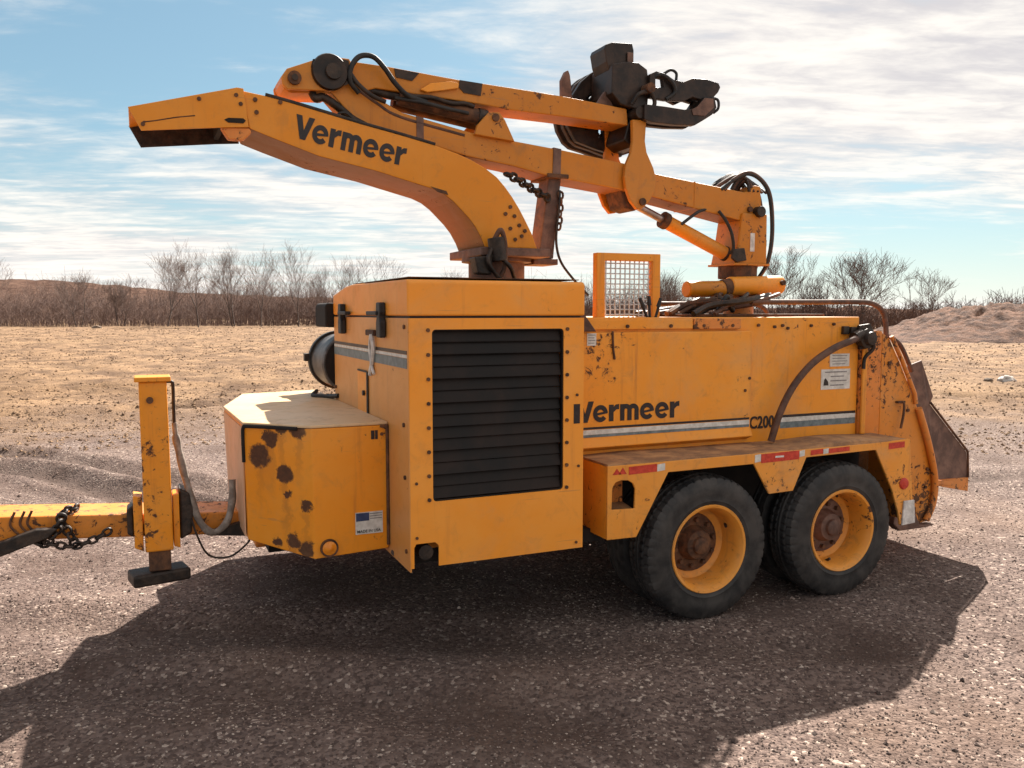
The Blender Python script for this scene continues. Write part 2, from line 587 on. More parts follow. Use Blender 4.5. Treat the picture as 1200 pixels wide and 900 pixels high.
def empty(name, loc):
    o = bpy.data.objects.new(name, None)
    COL.objects.link(o)
    o.location = loc
    o.empty_display_size = 0.3
    WO[o] = Vector(loc)
    return o


def np_mesh(name, verts, faces_flat, nper, mat, smooth=True):
    me = bpy.data.meshes.new(name)
    nv = len(verts)
    nf = len(faces_flat) // nper
    me.vertices.add(nv)
    me.vertices.foreach_set('co', np.asarray(verts, np.float32).ravel())
    me.loops.add(nf * nper)
    me.loops.foreach_set('vertex_index', np.asarray(faces_flat, np.int32))
    me.polygons.add(nf)
    me.polygons.foreach_set('loop_start', np.arange(0, nf * nper, nper, dtype=np.int32))
    me.polygons.foreach_set('use_smooth', np.full(nf, smooth))
    me.update(calc_edges=True)
    me.validate()
    me.materials.append(mat)
    return me


# ------------------------------------------------------------------ terrain
def vnoise(x, y, seed=0):
    xi = np.floor(x).astype(np.int64)
    yi = np.floor(y).astype(np.int64)
    xf = x - xi
    yf = y - yi
    xf = xf * xf * (3 - 2 * xf)
    yf = yf * yf * (3 - 2 * yf)

    def h(a, b):
        n = (a * 374761393 + b * 668265263 + seed * 1442695041) & 0xFFFFFFFF
        n = ((n ^ (n >> 13)) * 1274126177) & 0xFFFFFFFF
        return ((n ^ (n >> 16)) & 0xFFFF) / 65535.0
    return (h(xi, yi) * (1 - xf) + h(xi + 1, yi) * xf) * (1 - yf) + (h(xi, yi + 1) * (1 - xf) + h(xi + 1, yi + 1) * xf) * yf


def fbm(x, y, s, octv=4, seed=0, g=0.5):
    t = np.zeros_like(x)
    a = 1.0
    n = 0
    for i in range(octv):
        t += a * (vnoise(x * s, y * s, seed + i) - 0.5)
        n += a
        a *= g
        s *= 2.03
    return t / n


RUTS = [[(-3.5, 11.6), (-1.39, 10.155), (-0.862, 9.516), (-0.44, 8.697), (-0.106, 8.034), (0.6, 6.9)],
        [(-2.6, 12.6), (-0.9, 10.6), (-0.3, 9.7), (0.15, 8.9), (0.6, 8.0), (1.2, 7.2)],
        [(-2.2, 5.6), (-1.0, 5.35), (-0.45, 4.95), (0.1, 4.6), (0.9, 4.2), (2.0, 3.55), (3.2, 3.0)],
        [(4.0, 6.6), (6.5, 5.9), (9.0, 5.3), (12, 4.8)],
        [(-2.0, 4.5), (-0.6, 4.15), (0.6, 3.55), (1.6, 2.9)],
        [(-6, 19), (-1, 19.6), (5, 19.2), (11, 17.5)],
        [(-6, 14.2), (-2, 15.0), (3, 15.2), (8, 14.0), (16, 10.6)]]


def seg_dist(x, y, line):
    d = np.full_like(x, 1e9)
    for (ax, ay), (bx, by) in zip(line, line[1:]):
        dx, dy = bx - ax, by - ay
        t = np.clip(((x - ax) * dx + (y - ay) * dy) / (dx * dx + dy * dy), 0, 1)
        d = np.minimum(d, np.hypot(x - ax - t * dx, y - ay - t * dy))
    return d


def gh(x, y):
    x = np.asarray(x, float)
    y = np.asarray(y, float)
    r = np.hypot(x, y)
    far = np.clip((r - 9.0) / 9.0, 0, 1)
    z = fbm(x, y, 0.45, 3, 3) * 0.035 + fbm(x, y, 3.5, 4, 9) * 0.020
    z += far * (fbm(x, y, 0.30, 5, 21, 0.6) * 0.22 + np.abs(fbm(x, y * 1.4, 0.9, 5, 31, 0.62)) * 0.30)
    z += np.clip((r - 70) / 60, 0, 1) * fbm(x, y, 0.03, 3, 51) * 0.6
    for i, L in enumerate(RUTS):
        d = seg_dist(x, y, L) + fbm(x, y, 2.0, 3, 77 + i) * 0.10
        wdt = 0.16 if i < 5 else 0.3
        dep = (0.055, 0.055, 0.03, 0.035, 0.03, 0.09, 0.10)[i]
        z += -dep * np.exp(-(d / wdt) ** 2) + dep * 0.7 * np.exp(-((d - wdt * 1.9) / (wdt * 0.7)) ** 2)
        z += np.exp(-(d / (wdt * 2)) ** 2) * fbm(x, y, 6.0, 3, 91 + i) * dep * 0.9
    # keep the ground level where the tyres stand
    pad = np.exp(-(np.clip(np.abs(x - 3.2) - 1.0, 0, None) / 0.3) ** 2) * np.exp(-(np.clip(np.abs(y - 4.65) - 1.15, 0, None) / 0.3) ** 2)
    return z * (1 - pad * 0.95)


rad = 1.6 * np.power(420.0 / 1.6, np.linspace(0, 1, 470))
ang = np.concatenate([np.linspace(AZ - R(48), AZ + R(48), 560), np.linspace(AZ + R(48), AZ + R(312), 90)[1:-1]])
RR, AA = np.meshgrid(rad, ang, indexing='ij')
gx, gy = RR * np.cos(AA), RR * np.sin(AA)
gz = gh(gx, gy)
V = np.stack([gx, gy, gz], -1).reshape(-1, 3)
na = len(ang)
nr = len(rad)
ii, jj = np.meshgrid(np.arange(nr - 1), np.arange(na), indexing='ij')
j2 = (jj + 1) % na
F = np.stack([ii * na + jj, (ii + 1) * na + jj, (ii + 1) * na + j2, ii * na + j2], -1).reshape(-1)

mg, nt, b = new_mat('gravel_and_bare_soil')
p = pos(nt)
spx = nd(nt, 'ShaderNodeSeparateXYZ')
nt.links.new(p, spx.inputs[0])
# distance of a ground point from the gravel yard's middle
dx = mth(nt, 'SUBTRACT', spx.outputs[0], 2.0)
dy = mth(nt, 'SUBTRACT', spx.outputs[1], 3.0)
yard = mth(nt, 'SQRT', mth(nt, 'ADD', mth(nt, 'MULTIPLY', dx, dx), mth(nt, 'MULTIPLY', dy, dy)))
yard = mth(nt, 'ADD', yard, mth(nt, 'MULTIPLY', noise(nt, p, 0.5, 5, 0.6), 6.0))
vor = nd(nt, 'ShaderNodeTexVoronoi')
vor.inputs['Scale'].default_value = 62
nt.links.new(p, vor.inputs['Vector'])
vs_ = nd(nt, 'ShaderNodeSeparateXYZ')
nt.links.new(vor.outputs['Color'], vs_.inputs[0])
vor2 = nd(nt, 'ShaderNodeTexVoronoi')
vor2.inputs['Scale'].default_value = 27
nt.links.new(p, vor2.inputs['Vector'])
grav = mixc(nt, vs_.outputs[0], (0.078, 0.055, 0.049), (0.242, 0.177, 0.150))
grav = mixc(nt, sstep(nt, vs_.outputs[1], 0.93, 0.96), grav, (0.46, 0.37, 0.31))
grav = mixc(nt, mth(nt, 'MULTIPLY', sstep(nt, noise(nt, p, 1.1, 6, 0.62), 0.42, 0.66), 0.75), grav, (0.095, 0.062, 0.050))
grav = mixc(nt, mth(nt, 'MULTIPLY', sstep(nt, noise(nt, p, 0.35, 4, 0.6), 0.5, 0.72), 0.4), grav, (0.25, 0.165, 0.115))
soil = mixc(nt, sstep(nt, noise(nt, p, 0.8, 9, 0.72, 0.4), 0.36, 0.66), (0.130, 0.078, 0.047), (0.330, 0.208, 0.118))
soil = mixc(nt, mth(nt, 'MULTIPLY', sstep(nt, noise(nt, p, 0.13, 4, 0.6), 0.5, 0.75), 0.5), soil, (0.36, 0.235, 0.128))
soil = mixc(nt, mth(nt, 'MULTIPLY', sstep(nt, noise(nt, p, 9, 6, 0.7), 0.55, 0.75), 0.6), soil, (0.10, 0.06, 0.038))
fac = sstep(nt, yard, 10.5, 18.0)
col = mixc(nt, fac, grav, soil)
rat = nd(nt, 'ShaderNodeAttribute', attribute_name='rut')
rat.attribute_type = 'GEOMETRY'
col = mixc(nt, mth(nt, 'MULTIPLY', rat.outputs['Fac'], 0.8), col, (0.070, 0.047, 0.038))
nt.links.new(col, b.inputs['Base Color'])
b.inputs['Roughness'].default_value = 0.95
b.inputs['Specular IOR Level'].default_value = 0.15
hh = mth(nt, 'ADD', mth(nt, 'MULTIPLY', vor.outputs['Distance'], -0.6), mth(nt, 'MULTIPLY', vor2.outputs['Distance'], -0.5))
hh = mth(nt, 'ADD', hh, mth(nt, 'MULTIPLY', noise(nt, p, 14, 8, 0.7), 1.4))
hh = mth(nt, 'ADD', hh, mth(nt, 'MULTIPLY', mth(nt, 'MULTIPLY', noise(nt, mapping(nt, p, sc=(1, 1.5, 1)), 1.6, 8, 0.75), fac), 9.0))
bump(nt, b, hh, 0.75, 0.016)
gm_ = np_mesh('ground', V, F, 4, mg)
rutv = np.zeros(len(V))
for i_, L_ in enumerate(RUTS):
    d_ = seg_dist(V[:, 0], V[:, 1], L_) + fbm(V[:, 0], V[:, 1], 2.5, 4, 300 + i_) * 0.25
    rutv = np.maximum(rutv, np.exp(-(d_ / 0.17) ** 2) * (1.0, 0.9, 0.5, 0.8, 0.5, 0.6, 0.6)[i_])
ra_ = gm_.attributes.new('rut', 'FLOAT', 'POINT')
ra_.data.foreach_set('value', rutv.astype(np.float32))
ground = bpy.data.objects.new('ground', gm_)
COL.objects.link(ground)
tag(ground, kind='structure')

# loose stones: a sheet of real pebbles over the gravel yard, one object
ms, nt, b = new_mat('gravel_pebbles')
at = nd(nt, 'ShaderNodeAttribute', attribute_name='tone')
at.attribute_type = 'GEOMETRY'
rmp = nd(nt, 'ShaderNodeValToRGB')
els = rmp.color_ramp.elements
els[0].position = 0.0
els[0].color = (0.058, 0.037, 0.030, 1)
els[1].position = 1.0
els[1].color = (0.50, 0.40, 0.33, 1)
e = els.new(0.45)
e.color = (0.138, 0.094, 0.078, 1)
e = els.new(0.86)
e.color = (0.255, 0.180, 0.143, 1)
nt.links.new(at.outputs['Fac'], rmp.inputs[0])
nt.links.new(rmp.outputs[0], b.inputs['Base Color'])
b.inputs['Roughness'].default_value = 0.9
NST = 120000
sr = 2.2 * np.power(17.0 / 2.2, rng.random(NST) ** 0.85)
sa = AZ + (rng.random(NST) - 0.5) * R(86)
px_, py_ = sr * np.cos(sa), sr * np.sin(sa)
size = 0.0026 + 0.0052 * rng.random(NST) ** 2.2 + 0.012 * (rng.random(NST) > 0.985) * rng.random(NST)
size *= 0.8 + 0.03 * sr
pz_ = gh(px_, py_)
octa = np.array([[1, 0, 0], [0, 1, 0], [-1, 0, 0], [0, -1, 0], [0, 0, 1], [0, 0, -1]], float)
tri = np.array([[0, 1, 4], [1, 2, 4], [2, 3, 4], [3, 0, 4], [1, 0, 5], [2, 1, 5], [3, 2, 5], [0, 3, 5]])
jit = octa[None] * (0.7 + 0.6 * rng.random((NST, 6, 1))) + (rng.random((NST, 6, 3)) - 0.5) * 0.35
th = rng.random(NST) * 6.283
ct, st = np.cos(th), np.sin(th)
jx = (jit[:, :, 0] * ct[:, None] - jit[:, :, 1] * st[:, None])
jy = (jit[:, :, 0] * st[:, None] + jit[:, :, 1] * ct[:, None])
sv_ = np.stack([jx, jy, jit[:, :, 2] * 0.65], -1) * size[:, None, None]
sv_ += np.stack([px_, py_, pz_ + size * 0.25], -1)[:, None, :]
sf = (tri[None] + (np.arange(NST) * 6)[:, None, None]).reshape(-1)
me = np_mesh('gravel', sv_.reshape(-1, 3), sf, 3, ms, smooth=False)
a_ = me.attributes.new('tone', 'FLOAT', 'POINT')
a_.data.foreach_set('value', np.repeat(rng.random(NST) ** 1.5 * (0.55 + 0.9 * np.clip(fbm(px_, py_, 0.9, 4, 201) + 0.5, 0.1, 0.7)), 6).astype(np.float32))
grv = bpy.data.objects.new('gravel', me)
COL.objects.link(grv)
tag(grv, 'loose grey and tan gravel strewn over the yard', 'gravel', kind='stuff')

# clods of turned soil over the field, one object
mc, nt, b = new_mat('soil_clods')
p = pos(nt)
cc = mixc(nt, sstep(nt, noise(nt, p, 2.5, 6, 0.7), 0.35, 0.65), (0.14, 0.085, 0.052), (0.33, 0.21, 0.122))
nt.links.new(cc, b.inputs['Base Color'])
b.inputs['Roughness'].default_value = 1.0
NCL = 95000
cr = 11.0 * np.power(95.0 / 11.0, rng.random(NCL))
ca = AZ + (rng.random(NCL) - 0.5) * R(92)
qx, qy = cr * np.cos(ca), cr * np.sin(ca)
keep = fbm(qx, qy * 1.6, 0.25, 4, 123) + 0.35 * rng.random(NCL) > 0.10
qx, qy, cr = qx[keep], qy[keep], cr[keep]
NCL = len(qx)
csz = (0.007 + 0.024 * rng.random(NCL) ** 3) * (0.6 + cr * 0.022)
jit = octa[None] * (0.7 + 0.6 * rng.random((NCL, 6, 1))) + (rng.random((NCL, 6, 3)) - 0.5) * 0.5
cv = jit * np.array([1.25, 1.25, 0.75]) * csz[:, None, None]
cv += np.stack([qx, qy, gh(qx, qy) + csz * 0.2], -1)[:, None, :]
cf = (tri[None] + (np.arange(NCL) * 6)[:, None, None]).reshape(-1)
clods = bpy.data.objects.new('soil_clods', np_mesh('soil_clods', cv.reshape(-1, 3), cf, 3, mc, smooth=False))
COL.objects.link(clods)
tag(clods, 'clods of tan soil scattered over the bare field', 'soil', kind='stuff')

# far hill with leafless woods
mh, nt, b = new_mat('leafless_wood_hillside')
p = pos(nt)
hc = mixc(nt, sstep(nt, noise(nt, mapping(nt, p, sc=(1, 1, 0.35)), 0.22, 8, 0.75, 0.5), 0.35, 0.68), (0.060, 0.036, 0.030), (0.165, 0.105, 0.080))
nt.links.new(hc, b.inputs['Base Color'])
b.inputs['Roughness'].default_value = 1.0
b.inputs['Specular IOR Level'].default_value = 0.0
nx, ny = 300, 50
us = np.linspace(-900, 1900, nx)
ts = np.linspace(0, 1, ny)
UU, TT = np.meshgrid(us, ts, indexing='ij')
DD = 210 + 190 * TT
f2 = np.array([math.cos(AZ), math.sin(AZ)])
r2 = np.array([math.sin(AZ), -math.cos(AZ)])
hx = DD * f2[0] + (UU - 600) / 980 * DD * r2[0]
hy = DD * f2[1] + (UU - 600) / 980 * DD * r2[1]
ridge = np.interp(us, [-900, -300, 0, 150, 300, 400, 480, 700, 1050, 1300, 1900], [20, 17.5, 15.0, 12.2, 8.6, 6.0, 3.6, 2.6, 3.0, 4.0, 8])
hz = (ridge + 0.8 * np.sin(us * 0.021) + fbm(us, us * 0, 0.11, 3, 5) * 1.6)[:, None] * np.sin(np.clip(TT * 1.25, 0, 1) * math.pi / 2) ** 0.8
hz += fbm(hx, hy, 0.12, 3, 8) * 1.4 * (TT > 0.02)
hz[:, 0] = -1
Vh = np.stack([hx, hy, hz], -1).reshape(-1, 3)
ii, jj = np.meshgrid(np.arange(nx - 1), np.arange(ny - 1), indexing='ij')
Fh = np.stack([ii * ny + jj, (ii + 1) * ny + jj, (ii + 1) * ny + jj + 1, ii * ny + jj + 1], -1).reshape(-1)
hill = bpy.data.objects.new('hill', np_mesh('hill', Vh, Fh, 4, mh))
COL.objects.link(hill)
tag(hill, kind='structure')

# dirt mound on the right
mm, nt, b = new_mat('heaped_brown_soil')
p = pos(nt)
dc = mixc(nt, sstep(nt, noise(nt, mapping(nt, p, rot=(0, 0, 0.4), sc=(1, 1, 2.2)), 1.3, 8, 0.72, 0.5), 0.36, 0.66), (0.065, 0.032, 0.022), (0.235, 0.125, 0.080))
nt.links.new(dc, b.inputs['Base Color'])
b.inputs['Roughness'].default_value = 1.0
bump(nt, b, noise(nt, p, 3, 8, 0.7), 1.0, 0.3)
mu, mv = 260, 90
S, T = np.meshgrid(np.linspace(0, 1, mu), np.linspace(0, 1, mv), indexing='ij')
# long axis runs across the view to the right and away
ax0 = np.array([36.0, 32.2])
ax1 = np.array([62.0, 21.0])
perp = np.array([0.55, 0.83])
mx = ax0[0] + (ax1[0] - ax0[0]) * S + perp[0] * T * 16
my = ax0[1] + (ax1[1] - ax0[1]) * S + perp[1] * T * 16
prof = np.interp(S, [0, 0.05, 0.12, 0.20, 0.28, 0.36, 0.46, 0.6, 0.8, 0.95, 1], [0, 0.35, 1.0, 1.65, 2.05, 2.2, 2.1, 2.4, 2.7, 1.5, 0])
cross = np.sin(np.clip(T, 0, 1) * math.pi) ** 0.75
fur = fbm(mx * 0.7 + my * 0.2 + mx * 0.0, mx * 0.25 - my * 1.1, 0.5, 4, 61, 0.55)
rough_ = fur * 1.3 + fbm(mx, my, 1.1, 5, 71, 0.65) * 0.65
mz = prof * cross * (1.0 + rough_ * 0.30) + rough_ * 0.42 * np.clip(prof * cross, 0, 1) - 0.10
mz[:, 0] = -0.4
mz[:, -1] = -0.4
mz[0, :] = -0.4
mz[-1, :] = -0.4
Vm = np.stack([mx, my, mz], -1).reshape(-1, 3)
ii, jj = np.meshgrid(np.arange(mu - 1), np.arange(mv - 1), indexing='ij')
Fm = np.stack([ii * mv + jj, (ii + 1) * mv + jj, (ii + 1) * mv + jj + 1, ii * mv + jj + 1], -1).reshape(-1)
mound = bpy.data.objects.new('dirt_mound', np_mesh('dirt_mound', Vm, Fm, 4, mm))
COL.objects.link(mound)
tag(mound, 'long heap of brown soil beyond the field on the right', 'dirt mound', kind='structure')


# brush thickets along the field edge (nobody could count the stems)
def tri_tubes(segs, r0, r1):
    """segs: (n,2,3) -> 3-sided tapering tubes"""
    a, b_ = segs[:, 0], segs[:, 1]
    d = b_ - a
    d /= np.linalg.norm(d, axis=1, keepdims=True) + 1e-9
    u = np.cross(d, np.array([0.31, 0.9, 0.2]))
    u /= np.linalg.norm(u, axis=1, keepdims=True) + 1e-9
    w = np.cross(d, u)
    vs = []
    for base, rr in ((a, r0), (b_, r1)):
        for k in range(3):
            an = k * 2.0944
            vs.append(base + (u * math.cos(an) + w * math.sin(an)) * np.asarray(rr).reshape(-1, 1))
    vs = np.stack(vs, 1)
    fidx = np.array([[0, 1, 4, 3], [1, 2, 5, 4], [2, 0, 3, 5]])
    fs = (fidx[None] + (np.arange(len(a)) * 6)[:, None, None]).reshape(-1)
    return vs.reshape(-1, 3), fs


def place(u, d):
    q = np.array(f2)[:, None] * d + np.array(r2)[:, None] * ((u - 600) / 980 * d)
    return q[0], q[1]


def thicket(name, label, u0, u1, d0, d1, n, h0, h1, hs):
    u = u0 + (u1 - u0) * rng.random(n)
    d = d0 + (d1 - d0) * rng.random(n)
    x, y = place(u, d)
    clump = 0.30 + 1.35 * np.clip(fbm(x, y, 0.22, 3, hs) + 0.5, 0, 1)
    h = (h0 + (h1 - h0) * rng.random(n) ** 1.5) * clump
    z = np.full(n, -0.1)
    base = np.stack([x, y, z], -1)
    lean = (rng.random((n, 3)) - 0.5) * np.array([0.55, 0.55, 0]) * h[:, None]
    top = base + np.stack([np.zeros(n), np.zeros(n), h], -1) + lean
    segs = [np.stack([base, top], 1)]
    r0 = [0.035 * np.ones(n) * (0.6 + 0.3 * h / h1)]
    r1 = [0.010 * np.ones(n)]
    for k in range(6):
        t = 0.25 + 0.65 * rng.random(n)
        s = base + (top - base) * t[:, None]
        dirv = (rng.random((n, 3)) - 0.5) * np.array([1.6, 1.6, 0.3])
        dirv[:, 2] += 0.55
        e_ = s + dirv * (h * 0.42 * (1.1 - t * 0.6))[:, None]
        segs.append(np.stack([s, e_], 1))
        r0.append(np.full(n, 0.020))
        r1.append(np.full(n, 0.009))
    v, f = tri_tubes(np.concatenate(segs), np.concatenate(r0), np.concatenate(r1))
    o = bpy.data.objects.new(name, np_mesh(name, v, f, 4, M['brush'], smooth=True))
    COL.objects.link(o)
    tag(o, label, 'brush', kind='stuff')


thicket('brush_thicket', 'thicket of leafless brown brush along the far edge of the field on the left', -420, 800, 99, 125, 9000, 2.2, 5.6, 3)
thicket('brush_thicket', 'leafless brown brush behind the dirt mound on the right', 800, 1500, 66, 84, 4200, 1.4, 3.2, 4)


# bare trees
def bare_tree(name, loc, height, seed, spread, label, cat='tree', multi=1, lean=0.0):
    rd = random.Random(seed)
    root = empty(name, loc)
    stems = []
    seg, r0, r1 = [], [], []

    def put(lev, a, b_, ra, rb):
        if lev <= 1:
            stems[-1].append(((a.copy(), b_.copy()), ra, rb))
        else:
            seg.append((a.copy(), b_.copy()))
            r0.append(ra)
            r1.append(rb)

    def grow(p, d, L, r, lev):
        n = 4 if lev == 0 else 3
        q = Vector(p)
        dv = Vector(d).normalized()
        r_end = r * 0.80
        for i in range(n):
            dv = (dv + Vector((rd.uniform(-1, 1), rd.uniform(-1, 1), rd.uniform(-0.2, 0.35))) * (0.05 + 0.022 * lev)).normalized()
            e_ = q + dv * (L / n)
            put(lev, q, e_, r + (r_end - r) * i / n, r + (r_end - r) * (i + 1) / n)
            if lev <= 2 and (lev > 0 or i >= 1) and rd.random() < 0.5:
                an = rd.uniform(0, 6.28)
                u_ = dv.orthogonal().normalized()
                w_ = dv.cross(u_)
                ang_ = rd.uniform(0.6, 1.05)
                bd_ = dv * math.cos(ang_) + (u_ * math.cos(an) + w_ * math.sin(an)) * math.sin(ang_)
                bd_.z += 0.15
                grow(e_, bd_, L * rd.uniform(0.45, 0.75), r * rd.uniform(0.35, 0.5), max(lev + 2, 3))
            # side twigs
            if lev >= 1 or i >= 2:
                for _ in range(1):
                    sd = Vector((rd.uniform(-1, 1), rd.uniform(-1, 1), rd.uniform(-0.2, 0.6))).normalized()
                    td = (dv + sd * 0.9).normalized()
                    tl = height * rd.uniform(0.05, 0.13)
                    m1 = e_ + td * tl * 0.5
                    td2 = (td + Vector((rd.uniform(-.4, .4), rd.uniform(-.4, .4), 0.25))).normalized()
                    put(9, e_, m1, 0.011, 0.009)
                    put(9, m1, m1 + td2 * tl * 0.5, 0.009, 0.007)
            q = e_
        if lev < 5:
            k = 3 if (lev in (0, 2) and rd.random() < 0.6) else 2
            a0 = rd.uniform(0, 6.28)
            for c_ in range(k):
                an = a0 + c_ * 6.283 / k + rd.uniform(-0.5, 0.5)
                u_ = dv.orthogonal().normalized()
                w_ = dv.cross(u_)
                ang_ = spread * 0.8 * rd.uniform(0.4, 1.0) * (0.55 if c_ == 0 else 1.0)
                cd_ = dv * math.cos(ang_) + (u_ * math.cos(an) + w_ * math.sin(an)) * math.sin(ang_)
                cd_.z += 0.14
                grow(q, cd_, L * rd.uniform(0.70, 0.92), r_end * rd.uniform(0.55, 0.78), lev + 1)
    for m_ in range(multi):
        stems.append([])
        a = rd.uniform(0, 6.28)
        d0 = Vector((math.cos(a) * (0.06 + 0.20 * (multi > 1)) + lean, math.sin(a) * 0.12, 1))
        off = Vector((math.cos(a) * 0.3, math.sin(a) * 0.3, 0)) * (multi > 1)
        grow(off + Vector((0, 0, -0.2)), d0, height * rd.uniform(0.19, 0.27), height * 0.0085 + 0.01, 0)
    zmax = max(max(s[1].z for s in seg), 1e-3)
    k = height / zmax

    def mk(nm, S_, a, b_, mat):
        arr = np.array([[list(s[0]), list(s[1])] for s in S_]) * k
        v, f = tri_tubes(arr, np.maximum(np.array(a) * k, 0.008), np.maximum(np.array(b_) * k, 0.006))
        o = bpy.data.objects.new(nm, np_mesh(nm, v, f, 4, M[mat]))
        COL.objects.link(o)
        o.parent = root
    for st_ in stems:
        mk('trunk', [q[0] for q in st_], [q[1] for q in st_], [q[2] for q in st_], 'bark')
    mk('crown', seg, r0, r1, 'twig')
    tag(root, label, cat, 'bare trees along the field edge')
    return root


TREES = [
    (-14.6, 112, 9.2, 0.75, 1, 'bare tree at the left edge of the photo, behind the brush'),
    (-6.6, 113, 7.2, 0.8, 2, 'low spreading bare tree behind the brush, well left of the jack post'),
    (-2.0, 112, 6.4, 0.7, 2, 'short bare tree behind the brush, above and left of the jack post'),
    (2.7, 103, 9.0, 0.85, 2, 'bushy bare tree with low branches, leftmost of the tall trees beside the discharge chute mouth'),
    (6.1, 100, 9.9, 0.6, 1, 'tall slender bare tree with upright twigs, second from the bushy tree'),
    (10.1, 100.5, 9.6, 0.5, 2, 'bare tree forking low into two upright stems, above the fuel tank'),
    (12.6, 98, 9.4, 0.55, 1, 'thin upright bare tree next to the low forked tree'),
    (16.4, 95.5, 9.9, 0.7, 1, 'bare tree with a round open crown, second to the left of the hood'),
    (20.6, 97.5, 8.6, 0.65, 2, 'bare tree nearest to the left side of the engine hood'),
    (29.0, 108, 9.4, 0.8, 1, 'bare treetop showing just above the engine hood'),
    (37.5, 104, 7.6, 0.8, 2, 'small bare treetop showing between the hood and the discharge chute'),
    (52.5, 76, 6.6, 0.75, 2, 'bare tree behind the wire mesh guard, left of the crane mast'),
    (48.9, 55.2, 7.3, 0.6, 1, 'bare tree just right of the crane mast'),
    (53.0, 56.2, 6.8, 0.75, 2, 'spreading bare tree in the middle of the group right of the mast'),
    (53.3, 51.2, 6.9, 0.85, 2, 'wide bare tree above the bent hand rail at the machine rear'),
    (56.6, 47.5, 5.4, 0.9, 1, 'leaning bare sapling, rightmost of the trees right of the mast'),
]
for i, (x, y, h, sp_, mu_, lab) in enumerate(TREES):
    bare_tree('bare_tree', (x, y, 0), h, 40 + i, sp_, lab, multi=mu_, lean=0.35 if i == 15 else 0.0)


# rocks in the field
def rock(x, y, s, seed, mat, label):
    bm = bmesh.new()
    bmesh.ops.create_icosphere(bm, subdivisions=3, radius=1)
    for v in bm.verts:
        n = mn.noise(v.co * 1.3 + Vector((seed, 0, 0))) * 0.35 + mn.noise(v.co * 3.1 + Vector((0, seed, 0))) * 0.15
        v.co *= 1 + n
        v.co = Vector((v.co.x * s * 1.3, v.co.y * s, max(v.co.z, -0.4) * s * 0.7))
        v.co += Vector((x, y, float(gh(x, y)) + s * 0.2))
    o = mesh_obj('rock', bm, mat, smooth=40, origin=(x, y, float(gh(x, y))))
    tag(o, label, 'rock', 'rocks lying in the field')


M['rockpale'] = plain('pale_field_stone', (0.36, 0.31, 0.27), (0.62, 0.57, 0.52), 8, 0.9, 0, 0.5, 0.02)
M['rockbrown'] = plain('brown_field_stone', (0.10, 0.07, 0.05), (0.26, 0.19, 0.14), 8, 0.9, 0, 0.5, 0.02)
rock(18.95, 13.42, 0.16, 1.3, 'rockpale', 'pale rock in the field at the right edge, right of the machine')
rock(18.4, 13.5, 0.09, 4.3, 'rockbrown', 'small brown rock just left of the pale rock in the field')
rock(9.5, 20.5, 0.14, 7.7, 'rockpale', 'pale rock in the field just left of the machine front')
rock(-4.0, 96.0, 0.35, 2.2, 'rockbrown', 'brown boulder at the foot of the far brush on the left')
rock(0.2, 7.0, 0.035, 9.1, 'rockbrown', 'small dark stone on the gravel right of the jack post')

# ------------------------------------------------------------------ the chipper
chip = empty('wood_chipper', (2.7, 4.6, 0))
tag(chip, 'yellow towable whole-tree chipper with discharge chute and folded loader crane on gravel', 'wood chipper')

# --- engine hood
HY = 3.57
outer = [(1.09, 0.49)] + [(1.105, 0.49), (1.105, 0.585), (1.115, 0.602), (1.205, 0.602), (1.222, 0.585), (1.222, 0.49)] + [(1.972, 0.49), (1.972, 1.624), (1.09, 1.624)]
side = holed('hood_side_panel', outer, [rrect(1.197, 1.862, 0.79, 1.573, 0.018)], HY, HY + 0.006, 'paint_clean', chip)
box('hood_shell', 1.092, 1.970, HY + 0.16, 5.10, 0.53, 1.622, 'paint_clean', chip)
fr = box('hood_front_panel', 1.086, 1.094, HY + 0.002, 5.102, 0.472, 1.624, 'paint_front', chip, bevel=0.002)
box('hood_rear_panel', 1.962, 1.970, HY + 0.008, 3.73, 0.492, 1.622, 'paint_clean', chip)
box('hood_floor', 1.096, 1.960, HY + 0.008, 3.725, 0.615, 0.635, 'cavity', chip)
lid = prism('hood_lid', [(HY - 0.004, 1.634), (HY - 0.004, 1.783), (HY + 0.010, 1.796), (4.62, 1.803), (4.78, 1.795), (5.105, 1.752), (5.105, 1.634)],
            1.083, 1.975, 'paint_clean', chip, axis='X', bevel=0.010, segs=3)
prism('lid_bounce_blocker', [(1.10, 3.60), (1.96, 3.60), (1.96, 4.60), (1.10, 4.60)], 1.8045, 1.8085, 'rust', lid, axis='Z')  # dark plate added to cut orange light bouncing off the lid
box('lid_seal', 1.10, 1.96, HY + 0.014, 5.08, 1.6225, 1.636, 'black', lid)
# louvred grille: recessed dark box, individual slats
gr = holed('grille_frame', rrect(1.185, 1.874, 0.778, 1.585, 0.02), [rrect(1.203, 1.856, 0.796, 1.567, 0.014)], HY + 0.007, HY + 0.03, 'slat', chip, bevel=0.002)
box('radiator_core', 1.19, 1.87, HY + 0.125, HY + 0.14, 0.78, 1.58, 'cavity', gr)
for i in range(14):
    z0 = 0.799 + i * 0.0549
    y_ = HY + (0.013 if i % 2 == 0 else 0.019) + 0.002 * math.sin(i * 2.3)
    bm = bmesh.new()
    bm_prism(bm, [(y_ + 0.002, z0), (y_, z0 + 0.003), (y_ + 0.003, z0 + 0.007), (y_ + 0.016, z0 + 0.053), (y_ + 0.020, z0 + 0.053), (y_ + 0.012, z0)], 1.205, 1.854, 'X')
    mesh_obj('slat', bm, 'slat', gr)
for i in range(8):
    zz = 0.80 + i * 0.11
    for xx in (1.178, 1.880):
        cyl('bolt', (xx, HY + 0.001, zz), (xx, HY - 0.007, zz), 0.009, 'rust', side, seg=8)
